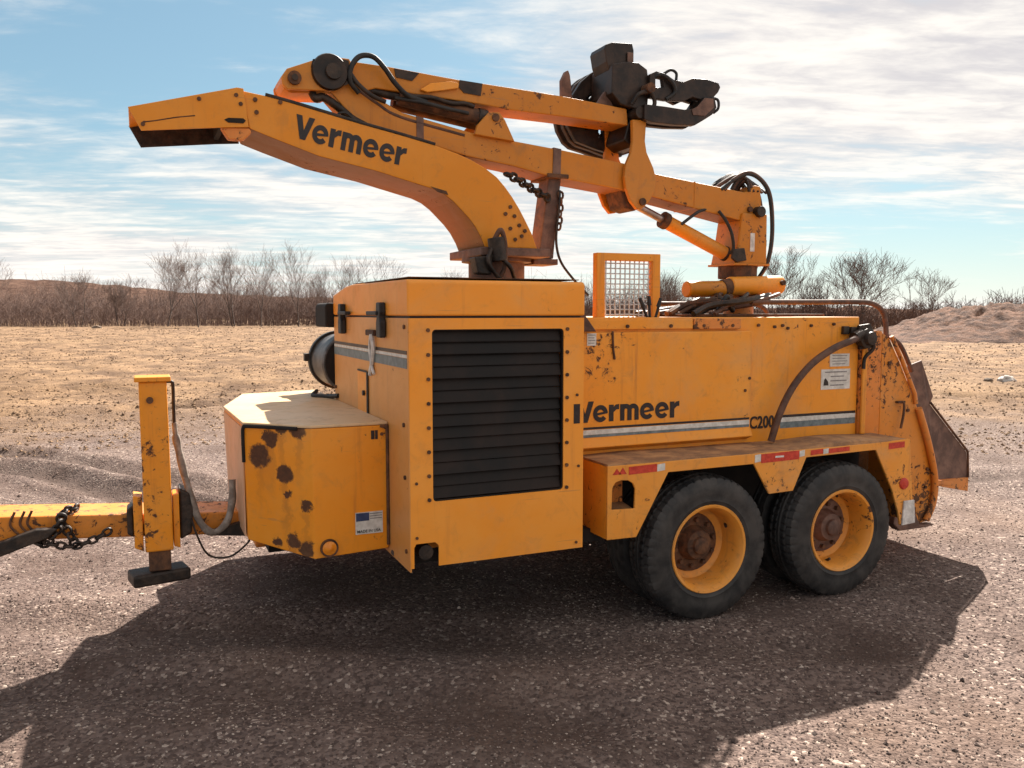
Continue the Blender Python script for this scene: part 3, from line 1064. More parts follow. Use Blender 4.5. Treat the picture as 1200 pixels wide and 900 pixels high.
for xx, zz in ((1.118, 0.63), (1.118, 0.88), (1.935, 0.52), (1.935, 1.25), (1.945, 0.9)):
    cyl('bolt', (xx, HY + 0.001, zz), (xx, HY - 0.006, zz), 0.007, 'rust', side, seg=8)
# stain-coloured scuff by the notch is part of the panel paint; jack socket in the notch
cyl('tie_down_tube', (1.165, HY + 0.012, 0.555), (1.165, HY + 0.14, 0.555), 0.035, 'darksteel', chip, seg=16)
# hood-end decal stroke, beginning of the lettering on the body
box('decal_bar', 1.918, 1.952, HY - 0.0016, HY + 0.001, 1.110, 1.205, 'decal', side)
# front face fittings
FX = 1.086
for yy in (4.80, 3.952):
    tl = prism('rubber_latch', [(yy - 0.035, 1.528), (yy + 0.035, 1.528), (yy + 0.038, 1.60), (yy + 0.024, 1.625), (yy + 0.036, 1.65), (yy + 0.032, 1.698), (yy - 0.032, 1.698), (yy - 0.036, 1.65), (yy - 0.024, 1.625), (yy - 0.038, 1.60)],
               FX - 0.035, FX - 0.004, 'black', fr, axis='X', bevel=0.006)
    s_ = -1 if yy > 4.4 else 1
    box('latch_tongue', FX - 0.045, FX - 0.012, min(yy, yy + s_ * 0.19), max(yy, yy + s_ * 0.19), 1.636, 1.656, 'black', tl, bevel=0.004)
box('front_stripe_dark', FX - 0.002, FX + 0.002, HY + 0.02, 5.095, 1.462, 1.478, 'decal', fr)
box('front_stripe_white', FX - 0.002, FX + 0.002, HY + 0.02, 5.095, 1.446, 1.460, 'white', fr)
box('front_stripe_grey', FX - 0.002, FX + 0.002, HY + 0.02, 5.095, 1.398, 1.444, 'greyteal', fr)
hd = box('door_recess', FX - 0.006, FX + 0.003, 4.30, 4.50, 1.12, 1.335, 'paint_clean', fr, bevel=0.003)
box('door_slot', FX - 0.009, FX - 0.004, 4.275, 4.298, 1.115, 1.342, 'black', hd)
box('door_slot', FX - 0.009, FX - 0.004, 4.30, 4.49, 1.336, 1.345, 'black', hd)
cyl('lock', (FX - 0.004, 4.345, 1.225), (FX - 0.018, 4.345, 1.225), 0.014, 'black', hd, seg=12)
lt = box('hood_catch', FX - 0.02, FX - 0.003, 4.10, 4.26, 1.532, 1.562, 'rust', fr, bevel=0.005)
tube('tape_strip', [(FX - 0.022, 4.13, 1.54), (FX - 0.015, 4.12, 1.48), (FX - 0.010, 4.15, 1.42), (FX - 0.010, 4.21, 1.33)], 0.011, 'tape', fr, seg=6)
tube('tape_strip', [(FX - 0.020, 4.15, 1.53), (FX - 0.012, 4.20, 1.46), (FX - 0.010, 4.17, 1.38), (FX - 0.010, 4.13, 1.34)], 0.008, 'tape', fr, seg=6)
for yy, zz in ((3.62, 1.585), (3.64, 1.14), (3.63, 0.90), (5.06, 1.2), (3.62, 0.56)):
    cyl('bolt', (FX + 0.001, yy, zz), (FX - 0.008, yy, zz), 0.010, 'rust', fr, seg=8)
# drum and dark box on the far side of the hood
dr = lathe('air_cleaner_drum', [(0, 0.02), (0, 0.178), (0.012, 0.186), (0.03, 0.186), (0.032, 0.176), (0.40, 0.176), (0.402, 0.190), (0.44, 0.190), (0.445, 0.17), (0.46, 0.02)],
           (1.205, 5.14, 1.335), (0, 1, 0), 'drum', chip, seg=48)
lathe('drum_band', [(0.396, 0.180), (0.396, 0.194), (0.444, 0.194), (0.444, 0.180)], (1.205, 5.14, 1.335), (0, 1, 0), 'black', dr, seg=48, cap=False)
lathe('drum_end', [(0, 0.01), (0, 0.172), (0.012, 0.172), (0.012, 0.01)], (1.205, 5.126, 1.335), (0, 1, 0), 'cavity', dr, seg=40)
box('drum_clip', 0.985, 1.02, 5.55, 5.60, 1.33, 1.38, 'darksteel', dr, bevel=0.004)
prism('exhaust_box', [(1.035, 1.56), (1.32, 1.55), (1.32, 1.70), (1.05, 1.708), (1.035, 1.69)], 5.11, 5.42, 'cavity', chip, bevel=0.01)
tube('drum_hose', [(1.02, 5.35, 1.15), (0.98, 5.25, 1.132), (1.05, 5.15, 1.134), (1.085, 5.0, 1.15)], 0.014, 'black', chip)

# --- fuel tank in front of the hood
poly = [(1.083, 3.911), (0.718, 3.911), (0.442, 4.165), (0.422, 4.93), (0.60, 5.64), (1.083, 5.75)]
bm = bmesh.new()
low = [(1.083, 3.913), (0.722, 3.913), (0.452, 4.175), (0.44, 4.93), (0.62, 5.62), (1.083, 5.73)]
A = [bm.verts.new((x, y, 0.50 if i in (0, 5) else (0.485 if i in (1, 4) else 0.545))) for i, (x, y) in enumerate(low)]
B = [bm.verts.new((x, y, 1.108)) for (x, y) in poly]
bm.faces.new(A)
bm.faces.new(B)
for i in range(6):
    j = (i + 1) % 6
    bm.faces.new((A[i], A[j], B[j], B[i]))
tank = mesh_obj('fuel_tank', bm, 'paint_tank', chip, bevel=0.006, segs=3)
bm = bmesh.new()
tf = [bm.verts.new(p_) for p_ in ((0.4395, 4.20, 0.56), (0.4335, 4.90, 0.56), (0.4175, 4.92, 1.095), (0.4365, 4.185, 1.095))]
tb = [bm.verts.new(v.co + Vector((0.006, 0, 0))) for v in tf]
bm.faces.new(tf)
bm.faces.new(tb[::-1])
for i in range(4):
    bm.faces.new((tf[i], tf[(i + 1) % 4], tb[(i + 1) % 4], tb[i]))
mesh_obj('tank_front_panel', bm, 'paint_pale', tank)
prism('tank_lid', [(x + (-0.004 if x < 1 else 0), y) for x, y in poly], 1.110, 1.124, 'tanktop', tank, axis='Z', bevel=0.004)
# dark seal along the lid and corner
tube('tank_seal', [(0.440, 4.17, 0.93), (0.438, 4.165, 1.06), (0.441, 4.158, 1.100), (0.46, 4.14, 1.107), (0.60, 4.012, 1.107), (0.66, 3.958, 1.106)], 0.009, 'cavity', tank, seg=6)
tube('tank_seal', [(1.078, 3.905, 0.52), (1.078, 3.905, 1.06), (1.07, 3.905, 1.095), (1.045, 3.906, 1.106)], 0.008, 'rust', tank, seg=6)
ml = lathe('marker_lamp', [(0, 0.001), (0.004, 0.014), (0.012, 0.024), (0.014, 0.033), (0.022, 0.036), (0.03, 0.036)], (0.79, 3.886, 0.535), (0, 1, 0), 'amber', tank, seg=24)
lathe('lamp_ring', [(0.013, 0.034), (0.010, 0.042), (0.026, 0.043)], (0.79, 3.886, 0.535), (0, 1, 0), 'rust', ml, seg=24, cap=False)
fl = box('flag_sticker', 0.918, 1.052, 3.9095, 3.9125, 0.583, 0.690, 'white', tank)
box('flag_canton', 0.921, 0.985, 3.908, 3.910, 0.648, 0.687, 'blue', fl)
for k in range(3):
    box('flag_stripe', 0.988, 1.048, 3.908, 3.910, 0.655 + k * 0.012, 0.659 + k * 0.012, 'mark', fl)
text('flag_caption', 'MADE IN USA', (0.926, 3.9085, 0.590), (1, 0, 0), (0, 0, 1), 0.014, 0.115, 'decal', fl, bold=0.01, thick=0.0008)
box('tank_sticker', 1.000, 1.017, 3.909, 3.912, 1.042, 1.085, 'decal', tank)
box('tank_sticker', 1.020, 1.033, 3.909, 3.912, 1.042, 1.085, 'decal', tank)
cyl('bolt', (1.052, 3.912, 1.065), (1.052, 3.904, 1.065), 0.008, 'rust', tank, seg=8)
cyl('bolt', (1.092, 3.87, 0.49), (1.092, 3.84, 0.49), 0.014, 'drum', chip, seg=10)

# --- tongue, jack, chains
TZ = lambda x: 0.655 - 0.075 * (x - 0.0)
bm = bmesh.new()
xs = [-3.2, 1.2]
vs = []
for x in xs:
    zt = TZ(x)
    for (y, z) in ((4.46, zt), (4.46, zt - 0.115), (4.74, zt - 0.115), (4.74, zt)):
        vs.append(bm.verts.new((x, y, z)))
bm.faces.new(vs[:4])
bm.faces.new(vs[4:][::-1])
for k in range(4):
    bm.faces.new((vs[k], vs[(k + 1) % 4], vs[4 + (k + 1) % 4], vs[4 + k]))
tongue = mesh_obj('tow_tongue', bm, M['paint_rusty'], chip, bevel=0.008)
lathe('lunette_eye', [(math.sin(a) * 0.022, 0.055 + math.cos(a) * 0.022) for a in [k * math.pi / 6 for k in range(13)]], (-3.30, 4.6, 0.83), (0, 0, 1), 'rust', tongue, seg=20, cap=False)
prism('tongue_gusset', [(0.28, 0.53), (0.52, 0.50), (0.52, 0.60), (0.36, 0.56)], 4.40, 4.44, 'darksteel', tongue)
prism('brace_bar', [(-1.6, 0.20), (-0.42, 0.60), (-0.38, 0.64), (-0.47, 0.645), (-1.66, 0.28)], 4.37, 4.42, 'darksteel', tongue, bevel=0.006)


def chain(name, pts, pitch, r, mat, parent):
    P = catmull(pts, 30)
    out = [P[0]]
    acc = 0
    for a, b_ in zip(P, P[1:]):
        acc += (b_ - a).length
        if acc >= pitch:
            out.append(b_)
            acc = 0
    bm = bmesh.new()
    for i, (a, b_) in enumerate(zip(out, out[1:])):
        t = (b_ - a).normalized()
        up = Vector((0, 1, 0)) if i % 2 == 0 else Vector((0, 0, 1))
        s = t.cross(up)
        if s.length < 0.1:
            s = t.cross(Vector((1, 0, 0)))
        s.normalize()
        c = (a + b_) / 2
        hl = pitch * 0.62
        hw = r * 2.3
        loop = []
        for k in range(12):
            an = 2 * math.pi * k / 12
            ca, sa_ = math.cos(an), math.sin(an)
            loop.append(c + t * (hl * (abs(ca) ** 0.7) * (1 if ca > 0 else -1)) + s * (hw * sa_))
        loop.append(loop[0])
        bm_tube(bm, loop, r, 6, cap=False)
    return mesh_obj(name, bm, mat, parent, smooth=60)


chain('safety_chain', [(-0.16, 4.42, 0.60), (-0.23, 4.40, 0.567), (-0.32, 4.39, 0.545), (-0.41, 4.39, 0.567), (-0.48, 4.40, 0.575), (-0.44, 4.41, 0.61)], 0.034, 0.0065, 'darksteel', tongue)
chain('safety_chain', [(-0.31, 4.40, 0.545), (-0.335, 4.42, 0.60), (-0.37, 4.44, 0.66), (-0.365, 4.45, 0.70), (-0.33, 4.48, 0.705), (-0.30, 4.55, 0.70)], 0.032, 0.0075, 'darksteel', tongue)
chain('safety_chain', [(-0.36, 4.40, 0.70), (-0.385, 4.41, 0.63), (-0.42, 4.39, 0.585), (-0.44, 4.39, 0.555)], 0.030, 0.008, 'darksteel', tongue)
for k, x in enumerate((-0.52, -0.49, -0.56)):
    tube('tie_wire', [(x, 4.455, 0.72), (x - 0.02, 4.452, 0.66), (x + 0.02, 4.45, 0.60), (x, 4.46, 0.58)], 0.006, 'rust', tongue, seg=5)

jack = prism('jack_tube', [(-0.012, 1.322), (0.112, 1.322), (0.118, 0.50), (-0.008, 0.50)], 4.30, 4.44, 'paint_yellow', chip, bevel=0.008)
box('jack_cap', -0.030, 0.130, 4.285, 4.455, 1.322, 1.345, 'paint_yellow', jack, bevel=0.004)
box('jack_leg', 0.005, 0.105, 4.315, 4.425, 0.40, 0.52, 'rust', jack, bevel=0.006)
bm = bmesh.new()
bm_box(bm, -0.132, 0.132, -0.075, 0.075, -0.030, 0.030, Matrix.Translation((0.05, 4.38, 0.365)) @ Matrix.Rotation(R(12), 4, 'Z'))
mesh_obj('jack_foot', bm, 'darksteel', jack, bevel=0.012, segs=3)
prism('jack_bracket', [(-0.055, 0.775), (-0.015, 0.765), (-0.015, 0.50), (-0.055, 0.52)], 4.33, 4.46, 'paint_yellow', jack, bevel=0.004)
prism('jack_bracket', [(0.121, 0.765), (0.150, 0.77), (0.150, 0.50), (0.121, 0.51)], 4.33, 4.46, 'paint_yellow', jack, bevel=0.004)
prism('jack_collar', [(0.152, 0.79), (0.20, 0.76), (0.215, 0.68), (0.205, 0.56), (0.152, 0.53)], 4.36, 4.52, 'darksteel', jack, bevel=0.01)
prism('jack_collar', [(-0.085, 0.70), (-0.057, 0.72), (-0.057, 0.56), (-0.085, 0.58)], 4.38, 4.50, 'darksteel', jack, bevel=0.006)
cyl('pin', (0.035, 4.302, 1.235), (0.035, 4.285, 1.235), 0.016, 'rust', jack, seg=12)
tube('jack_pipe', [(0.11, 4.40, 1.314), (0.135, 4.40, 1.312), (0.142, 4.40, 1.295), (0.142, 4.40, 1.20), (0.142, 4.40, 1.08)], 0.008, 'darksteel', jack)
tube('jack_hose', [(0.142, 4.40, 1.11), (0.148, 4.40, 1.04), (0.16, 4.40, 0.962), (0.19, 4.39, 0.81), (0.235, 4.38, 0.63), (0.30, 4.38, 0.548), (0.37, 4.38, 0.59), (0.40, 4.38, 0.70), (0.405, 4.40, 0.805)],
     [0.012] * 6 + [0.018 + 0.006 * math.sin(i * 0.9) * 0.3 for i in range(43)], 'hosegrey', jack)
tube('brake_cable', [(0.20, 4.38, 0.66), (0.225, 4.36, 0.555), (0.28, 4.36, 0.44), (0.38, 4.36, 0.42), (0.455, 4.30, 0.49), (0.47, 4.26, 0.53)], 0.0055, 'darksteel', jack, seg=6)

# --- chipper body
box('chipper_body', 1.975, 4.095, 3.885, 5.32, 0.86, 1.622, 'paint', chip, bevel=0.006)
door = prism('side_door', [(3.852, 1.543), (3.852, 0.985), (3.825, 0.935), (3.885, 0.908), (3.882, 1.543)], 2.02, 3.235, 'paint', chip, axis='X', bevel=0.005)
box('top_rail', 2.02, 2.83, 3.868, 3.884, 1.558, 1.612, 'paint', chip, bevel=0.004)
box('top_rail', 2.834, 3.16, 3.862, 3.884, 1.556, 1.616, 'paint_dirty', chip, bevel=0.004)
for x in (2.15, 2.4, 2.68, 2.9, 3.1):
    cyl('bolt', (x, 3.869, 1.575), (x, 3.858, 1.575), 0.010, 'rust', door, seg=8)
for x, z in ((3.30, 1.575), (3.42, 1.565), (3.48, 1.572), (3.52, 1.556), (3.70, 1.57), (3.88, 1.578), (3.22, 1.27), (3.19, 1.20)):
    cyl('bolt', (x, 3.886, z), (x, 3.872 if x > 3.24 else 3.846, z), 0.009, 'rust', door, seg=8)
# crack-like weld drips by the hinge
tube('hinge_rod', [(2.30, 3.85, 1.55), (2.302, 3.846, 1.46), (2.312, 3.846, 1.40)], 0.006, 'rust', door, seg=6)
prism('hood_strap', [(1.985, 1.76), (2.03, 1.74), (2.12, 1.62), (2.175, 1.55), (2.09, 1.55), (2.02, 1.63), (1.985, 1.68)], 3.80, 3.85, 'hosebrown', chip, bevel=0.006)
DY = 3.852
wordmark('lettering_side', (2.085, DY - 0.0015, 1.068), (1, 0, 0), (0, 0, 1), 0.112, 0.675, 'decal', door)
for nm, za, zb, mt in (('stripe_black', 1.030, 1.042, 'decal'), ('stripe_white', 1.002, 1.027, 'white'), ('stripe_grey', 0.987, 1.001, 'greyteal')):
    box(nm, 2.03, 3.225, DY - 0.002, DY + 0.001, za, zb, mt, door)
    box(nm, 3.485, 4.085, 3.8832, 3.886, za - 0.008, zb - 0.004 if nm != 'stripe_grey' else zb - 0.006, mt, chip)
box('stripe_grey', 3.485, 4.085, 3.8832, 3.886, 0.958, 0.9788, 'greyteal', chip)
text('lettering_model', 'C2000', (3.255, 3.8825, 0.966), (1, 0, 0), (0, 0, 1), 0.075, 0.225, 'decal', chip, bold=0.022)
for (xa, xb, za, zb) in ((3.862, 4.02, 1.318, 1.396), (3.795, 4.03, 1.178, 1.302), (2.145, 2.20, 1.475, 1.54)):
    yb = 3.8825 if xa > 3.3 else DY - 0.003
    lb = box('warning_label', xa, xb, yb, yb + 0.003, za, zb, 'white', chip)
    n = 4
    for k in range(n):
        zz = zb - (k + 0.8) * (zb - za) / (n + 0.6)
        box('label_print', xa + (xb - xa) * (0.32 if (k > 0 and xb - xa > 0.2) else 0.12), xb - (xb - xa) * (0.12 + 0.1 * (k % 2)), yb - 0.001, yb + 0.001, zz, zz + (zb - za) * 0.06, 'mark', lb)
    if xb - xa > 0.2:
        prism('label_pictogram', [(xa + 0.02, za + 0.025), (xa + 0.06, za + 0.025), (xa + 0.055, za + 0.05), (xa + 0.035, za + 0.07), (xa + 0.025, za + 0.06)], yb - 0.001, yb + 0.001, 'decal', lb)
tube('hydraulic_hose', [(4.03, 3.83, 1.50), (3.93, 3.79, 1.478), (3.80, 3.79, 1.436), (3.635, 3.79, 1.35), (3.495, 3.79, 1.221), (3.40, 3.79, 1.07), (3.345, 3.80, 0.90)], 0.021, 'hosebrown', chip, seg=12)
tube('hose_fitting', [(3.99, 3.825, 1.495), (4.06, 3.835, 1.515)], 0.034, 'darksteel', chip, seg=12, curve=False)
box('fitting_block', 3.945, 3.99, 3.86, 3.884, 1.515, 1.565, 'darksteel', chip, bevel=0.004)
box('fitting_block', 4.005, 4.06, 3.86, 3.884, 1.52, 1.56, 'darksteel', chip, bevel=0.004)

# rear post, side plate and infeed hopper
box('rear_post', 4.10, 4.275, 3.865, 4.02, 0.86, 1.535, 'paint_dirty', chip, bevel=0.010)
box('rear_post_edge', 4.098, 4.135, 3.845, 3.864, 0.89, 1.52, 'paint', chip, bevel=0.008)
lathe('roller_bearing', [(0, 0.02), (0, 0.06), (0.05, 0.062), (0.055, 0.045), (0.08, 0.04), (0.085, 0.01)], (4.10, 3.862, 1.49), (0, -1, 0), 'darksteel', chip, seg=18)
prism('bearing_bracket', [(4.06, 1.42), (4.16, 1.43), (4.20, 1.50), (4.14, 1.58), (4.05, 1.57)], 3.84, 3.862, 'darksteel', chip, bevel=0.004)
tube('bearing_hose', [(4.11, 3.80, 1.50), (4.14, 3.81, 1.43), (4.11, 3.845, 1.37), (4.10, 3.845, 1.30)], 0.012, 'darksteel', chip)
sp_plate = prism('rear_side_plate', [(4.279, 0.86), (4.279, 1.52), (4.335, 1.49), (4.44, 1.33), (4.56, 1.123), (4.67, 0.934), (4.78, 0.66), (4.815, 0.526), (4.80, 0.36), (4.74, 0.265), (4.60, 0.255), (4.40, 0.30), (4.33, 0.55)],
                 3.87, 3.895, 'paint_rusty', chip, bevel=0.004)
tube('plate_edge_bar', [(4.345, 3.86, 1.50), (4.45, 3.86, 1.335), (4.57, 3.86, 1.125), (4.585, 3.86, 1.06)], 0.014, 'paint_dirty', sp_plate, curve=False)
tube('plate_rib', [(4.60, 3.85, 1.03), (4.70, 3.85, 0.80), (4.775, 3.85, 0.56), (4.77, 3.85, 0.40), (4.71, 3.85, 0.28)], 0.022, 'paint_dirty', sp_plate)
tube('grab_handle', [(4.452, 3.868, 1.075), (4.452, 3.838, 1.07), (4.45, 3.836, 1.0), (4.43, 3.836, 0.91)], 0.008, 'rust', sp_plate, k=4)
box('handle_bracket', 4.41, 4.475, 3.846, 3.868, 1.072, 1.084, 'rust', sp_plate)
for x, z in ((4.34, 1.33), (4.52, 1.02), (4.72, 0.62), (4.71, 0.5), (4.68, 0.4)):
    cyl('bolt', (x, 3.871, z), (x, 3.858, z), 0.011, 'rust', sp_plate, seg=8)
# curved skid below the plate
prism('skid_shoe', [(4.40, 0.62), (4.46, 0.66), (4.50, 0.45), (4.60, 0.27), (4.74, 0.262), (4.66, 0.25), (4.42, 0.25), (4.36, 0.30)], 3.80, 3.868, 'rustplate', chip, bevel=0.006)
# hopper: near wall flares outwards, floor and far wall behind it
def skew_plate(name, pts, t, mat, parent, bevel=0.003):
    """closed thin plate from 3D outline, thickness t towards +Y"""
    bm = bmesh.new()
    A = [bm.verts.new(p) for p in pts]
    B = [bm.verts.new((p[0], p[1] + t, p[2])) for p in pts]
    bm.faces.new(A)
    bm.faces.new(B[::-1])
    for i in range(len(pts)):
        j = (i + 1) % len(pts)
        bm.faces.new((A[i], A[j], B[j], B[i]))
    return mesh_obj(name, bm, mat, parent, bevel=bevel)


hop = skew_plate('hopper_side', [(4.56, 3.92, 1.30), (4.70, 3.925, 1.335), (4.84, 3.94, 1.09), (4.81, 3.94, 1.04), (5.24, 3.98, 0.68), (5.26, 3.98, 0.50), (4.90, 3.94, 0.52), (4.70, 3.92, 0.70), (4.63, 3.92, 0.95)], 0.012, 'rustplate', chip)
tube('hopper_rim', [(4.81, 3.935, 1.05), (5.245, 3.975, 0.685), (5.262, 3.975, 0.50)], 0.008, 'rust', hop, curve=False)
bm = bmesh.new()
vs = [bm.verts.new(p) for p in ((4.70, 3.935, 0.55), (5.26, 3.985, 0.46), (5.30, 5.25, 0.46), (4.70, 5.25, 0.55))]
v2 = [bm.verts.new(v.co + Vector((0, 0, -0.03))) for v in vs]
bm.faces.new(vs)
bm.faces.new(v2[::-1])
for i in range(4):
    bm.faces.new((vs[i], vs[(i + 1) % 4], v2[(i + 1) % 4], v2[i]))
mesh_obj('hopper_floor', bm, 'paint_dirty', chip, bevel=0.004)
prism('hopper_lip', [(4.91, 0.475), (5.262, 0.402), (5.262, 0.50), (4.91, 0.52)], 3.972, 3.985, 'paint_dirty', chip, bevel=0.003)
skew_plate('hopper_side', [(4.56, 5.25, 1.30), (4.70, 5.25, 1.335), (4.84, 5.26, 1.09), (4.81, 5.26, 1.04), (5.26, 5.30, 0.68), (5.28, 5.30, 0.46), (4.70, 5.25, 0.54)], 0.012, 'rustplate', chip)
prism('infeed_housing', [(4.10, 0.34), (4.10, 1.50), (4.28, 1.50), (4.60, 1.0), (4.68, 0.52), (4.66, 0.30)], 4.05, 5.2, 'paint_dirty', chip, bevel=0.01)  # lower end extended down to block sun passing under the hopper
# hand rail hoop above the infeed
tube('control_bar', [(3.36, 4.02, 1.711), (3.8, 4.02, 1.713), (4.20, 4.02, 1.716), (4.32, 4.01, 1.708), (4.40, 4.0, 1.67), (4.43, 3.99, 1.60), (4.425, 3.97, 1.46)], 0.017, 'hosebrown', chip, seg=10)
tube('control_bar', [(4.40, 3.93, 1.50), (4.47, 3.90, 1.44), (4.53, 3.88, 1.32), (4.56, 3.88, 1.27)], 0.015, 'hosebrown', chip, seg=8)
tube('control_bar', [(3.36, 5.1, 1.711), (3.8, 5.1, 1.713), (4.20, 5.1, 1.716), (4.32, 5.1, 1.708), (4.40, 5.1, 1.67), (4.43, 5.1, 1.60), (4.425, 5.1, 1.46)], 0.017, 'hosebrown', chip, seg=10)
# unseen far-side boxes added to shade the ground under the fuel tank
box('far_shadow_box', 0.62, 1.95, 5.36, 5.95, 0.17, 0.74, 'paint_dirty', chip, bevel=0.02)  # added to cast the shadow edge below the fuel tank
box('under_tank_sun_block', 0.64, 1.9, 4.88, 5.34, 0.27, 0.50, 'cavity', chip)  # added to close a sunlit strip on the ground
# chassis
for ya in (4.02, 5.06):
    box('chassis_rail', 0.90, 4.62, ya, ya + 0.12, 0.56, 0.855, 'darksteel', chip, bevel=0.008)
box('rear_sun_block', 4.34, 4.58, 4.15, 5.06, 0.30, 0.56, 'darksteel', chip, bevel=0.008)  # unseen box added to stop sun reaching the ground by the rear wheel
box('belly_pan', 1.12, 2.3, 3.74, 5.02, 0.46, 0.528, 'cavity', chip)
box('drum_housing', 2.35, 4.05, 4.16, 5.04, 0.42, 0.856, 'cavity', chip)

# --- fender
FY = 3.57
fout = [(2.112, 0.508), (2.285, 0.505), (2.475, 0.826), (3.03, 0.828), (3.14, 0.653), (3.31, 0.656), (3.40, 0.838), (3.93, 0.845), (4.07, 0.60), (4.13, 0.455), (4.15, 0.372), (4.265, 0.378), (4.225, 0.697), (4.205, 0.893), (3.9, 0.886), (2.112, 0.884)]
arch = [(2.137, 0.66), (2.272, 0.655), (2.276, 0.755), (2.262, 0.785), (2.235, 0.803), (2.195, 0.807), (2.160, 0.798), (2.140, 0.77)]
fen = holed('fender_face', fout, [arch], FY, FY + 0.014, 'paint_scuffed', chip, bevel=0.003)
# dented top plate
bm = bmesh.new()
nxx = 60
rows = []
for i in range(nxx + 1):
    x = 2.114 + (4.205 - 2.114) * i / nxx
    row = []
    for j, y in enumerate((FY + 0.002, FY + 0.02, FY + 0.10, FY + 0.2, 3.884)):
        dent = 0.012 * mn.noise(Vector((x * 2.1, y * 3, 0))) + (0.022 * max(0, math.sin((x - 3.45) * 5.2)) if x > 3.45 else 0) * (1 if j < 4 else 0.3)
        row.append(bm.verts.new((x, y, 0.893 + (dent if j else dent * 0.7))))
    rows.append(row)
for i in range(nxx):
    for j in range(4):
        bm.faces.new((rows[i][j], rows[i + 1][j], rows[i + 1][j + 1], rows[i][j + 1]))
ret = bmesh.ops.extrude_face_region(bm, geom=bm.faces[:])
for v in [g for g in ret['geom'] if isinstance(g, bmesh.types.BMVert)]:
    v.co.z -= 0.009 if v.co.y > FY + 0.01 else 0.03
ftop = mesh_obj('fender_top', bm, 'fendertop', chip, smooth=40)
box('fender_front', 2.112, 2.124, FY + 0.016, 3.884, 0.51, 0.880, 'paint', chip)
box('fender_rear', 4.19, 4.20, FY + 0.016, 3.862, 0.40, 0.87, 'paint_dirty', chip)
box('step_well', 2.126, 2.29, FY + 0.15, FY + 0.16, 0.50, 0.87, 'paint_dirty', chip)
prism('step_floor', [(FY + 0.016, 0.64), (FY + 0.148, 0.66), (FY + 0.148, 0.648), (FY + 0.016, 0.628)], 2.126, 2.29, 'fendertop', chip, axis='X')
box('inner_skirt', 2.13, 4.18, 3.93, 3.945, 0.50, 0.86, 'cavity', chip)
# conspicuity tape
RF = FY - 0.0022
def tape(x0, x1, z0, z1, mat):
    dz = 0.004
    return prism('reflector', [(x0, z0), (x1, z0 + dz), (x1, z1 + dz), (x0, z1)], RF, FY + 0.001, mat, fen)
tape(2.235, 2.402, 0.832, 0.872, 'red')
tape(2.405, 2.452, 0.836, 0.872, 'white')
tape(3.035, 3.075, 0.835, 0.876, 'white')
tape(3.078, 3.345, 0.829, 0.878, 'red')
tape(3.348, 3.385, 0.845, 0.878, 'white')
box('reflector_mark', 3.175, 3.235, RF - 0.001, RF + 0.001, 0.852, 0.862, 'white', fen)
tape(3.43, 3.52, 0.848, 0.876, 'red')
tape(3.522, 3.56, 0.848, 0.876, 'white')
tape(3.562, 3.72, 0.850, 0.876, 'red')
tape(4.03, 4.16, 0.842, 0.878, 'red')
prism('red_triangle_mark', [(2.14, 0.838), (2.165, 0.868), (2.19, 0.838)], RF, FY + 0.001, 'red', fen)
prism('red_triangle_mark', [(2.175, 0.838), (2.20, 0.872), (2.222, 0.838)], RF, FY + 0.001, 'red', fen)
lathe('tail_lamp', [(0, 0.01), (0.004, 0.03), (0.012, 0.036), (0.02, 0.036)], (4.165, FY - 0.016, 0.625), (0, 1, 0), 'red', fen, seg=16)
prism('mud_flap_bracket', [(4.155, 0.372), (4.262, 0.378), (4.25, 0.52), (4.165, 0.52)], FY - 0.012, FY - 0.001, 'tape', fen, bevel=0.003)

# --- wheels (dual tyres on two axles)
TW = 0.205


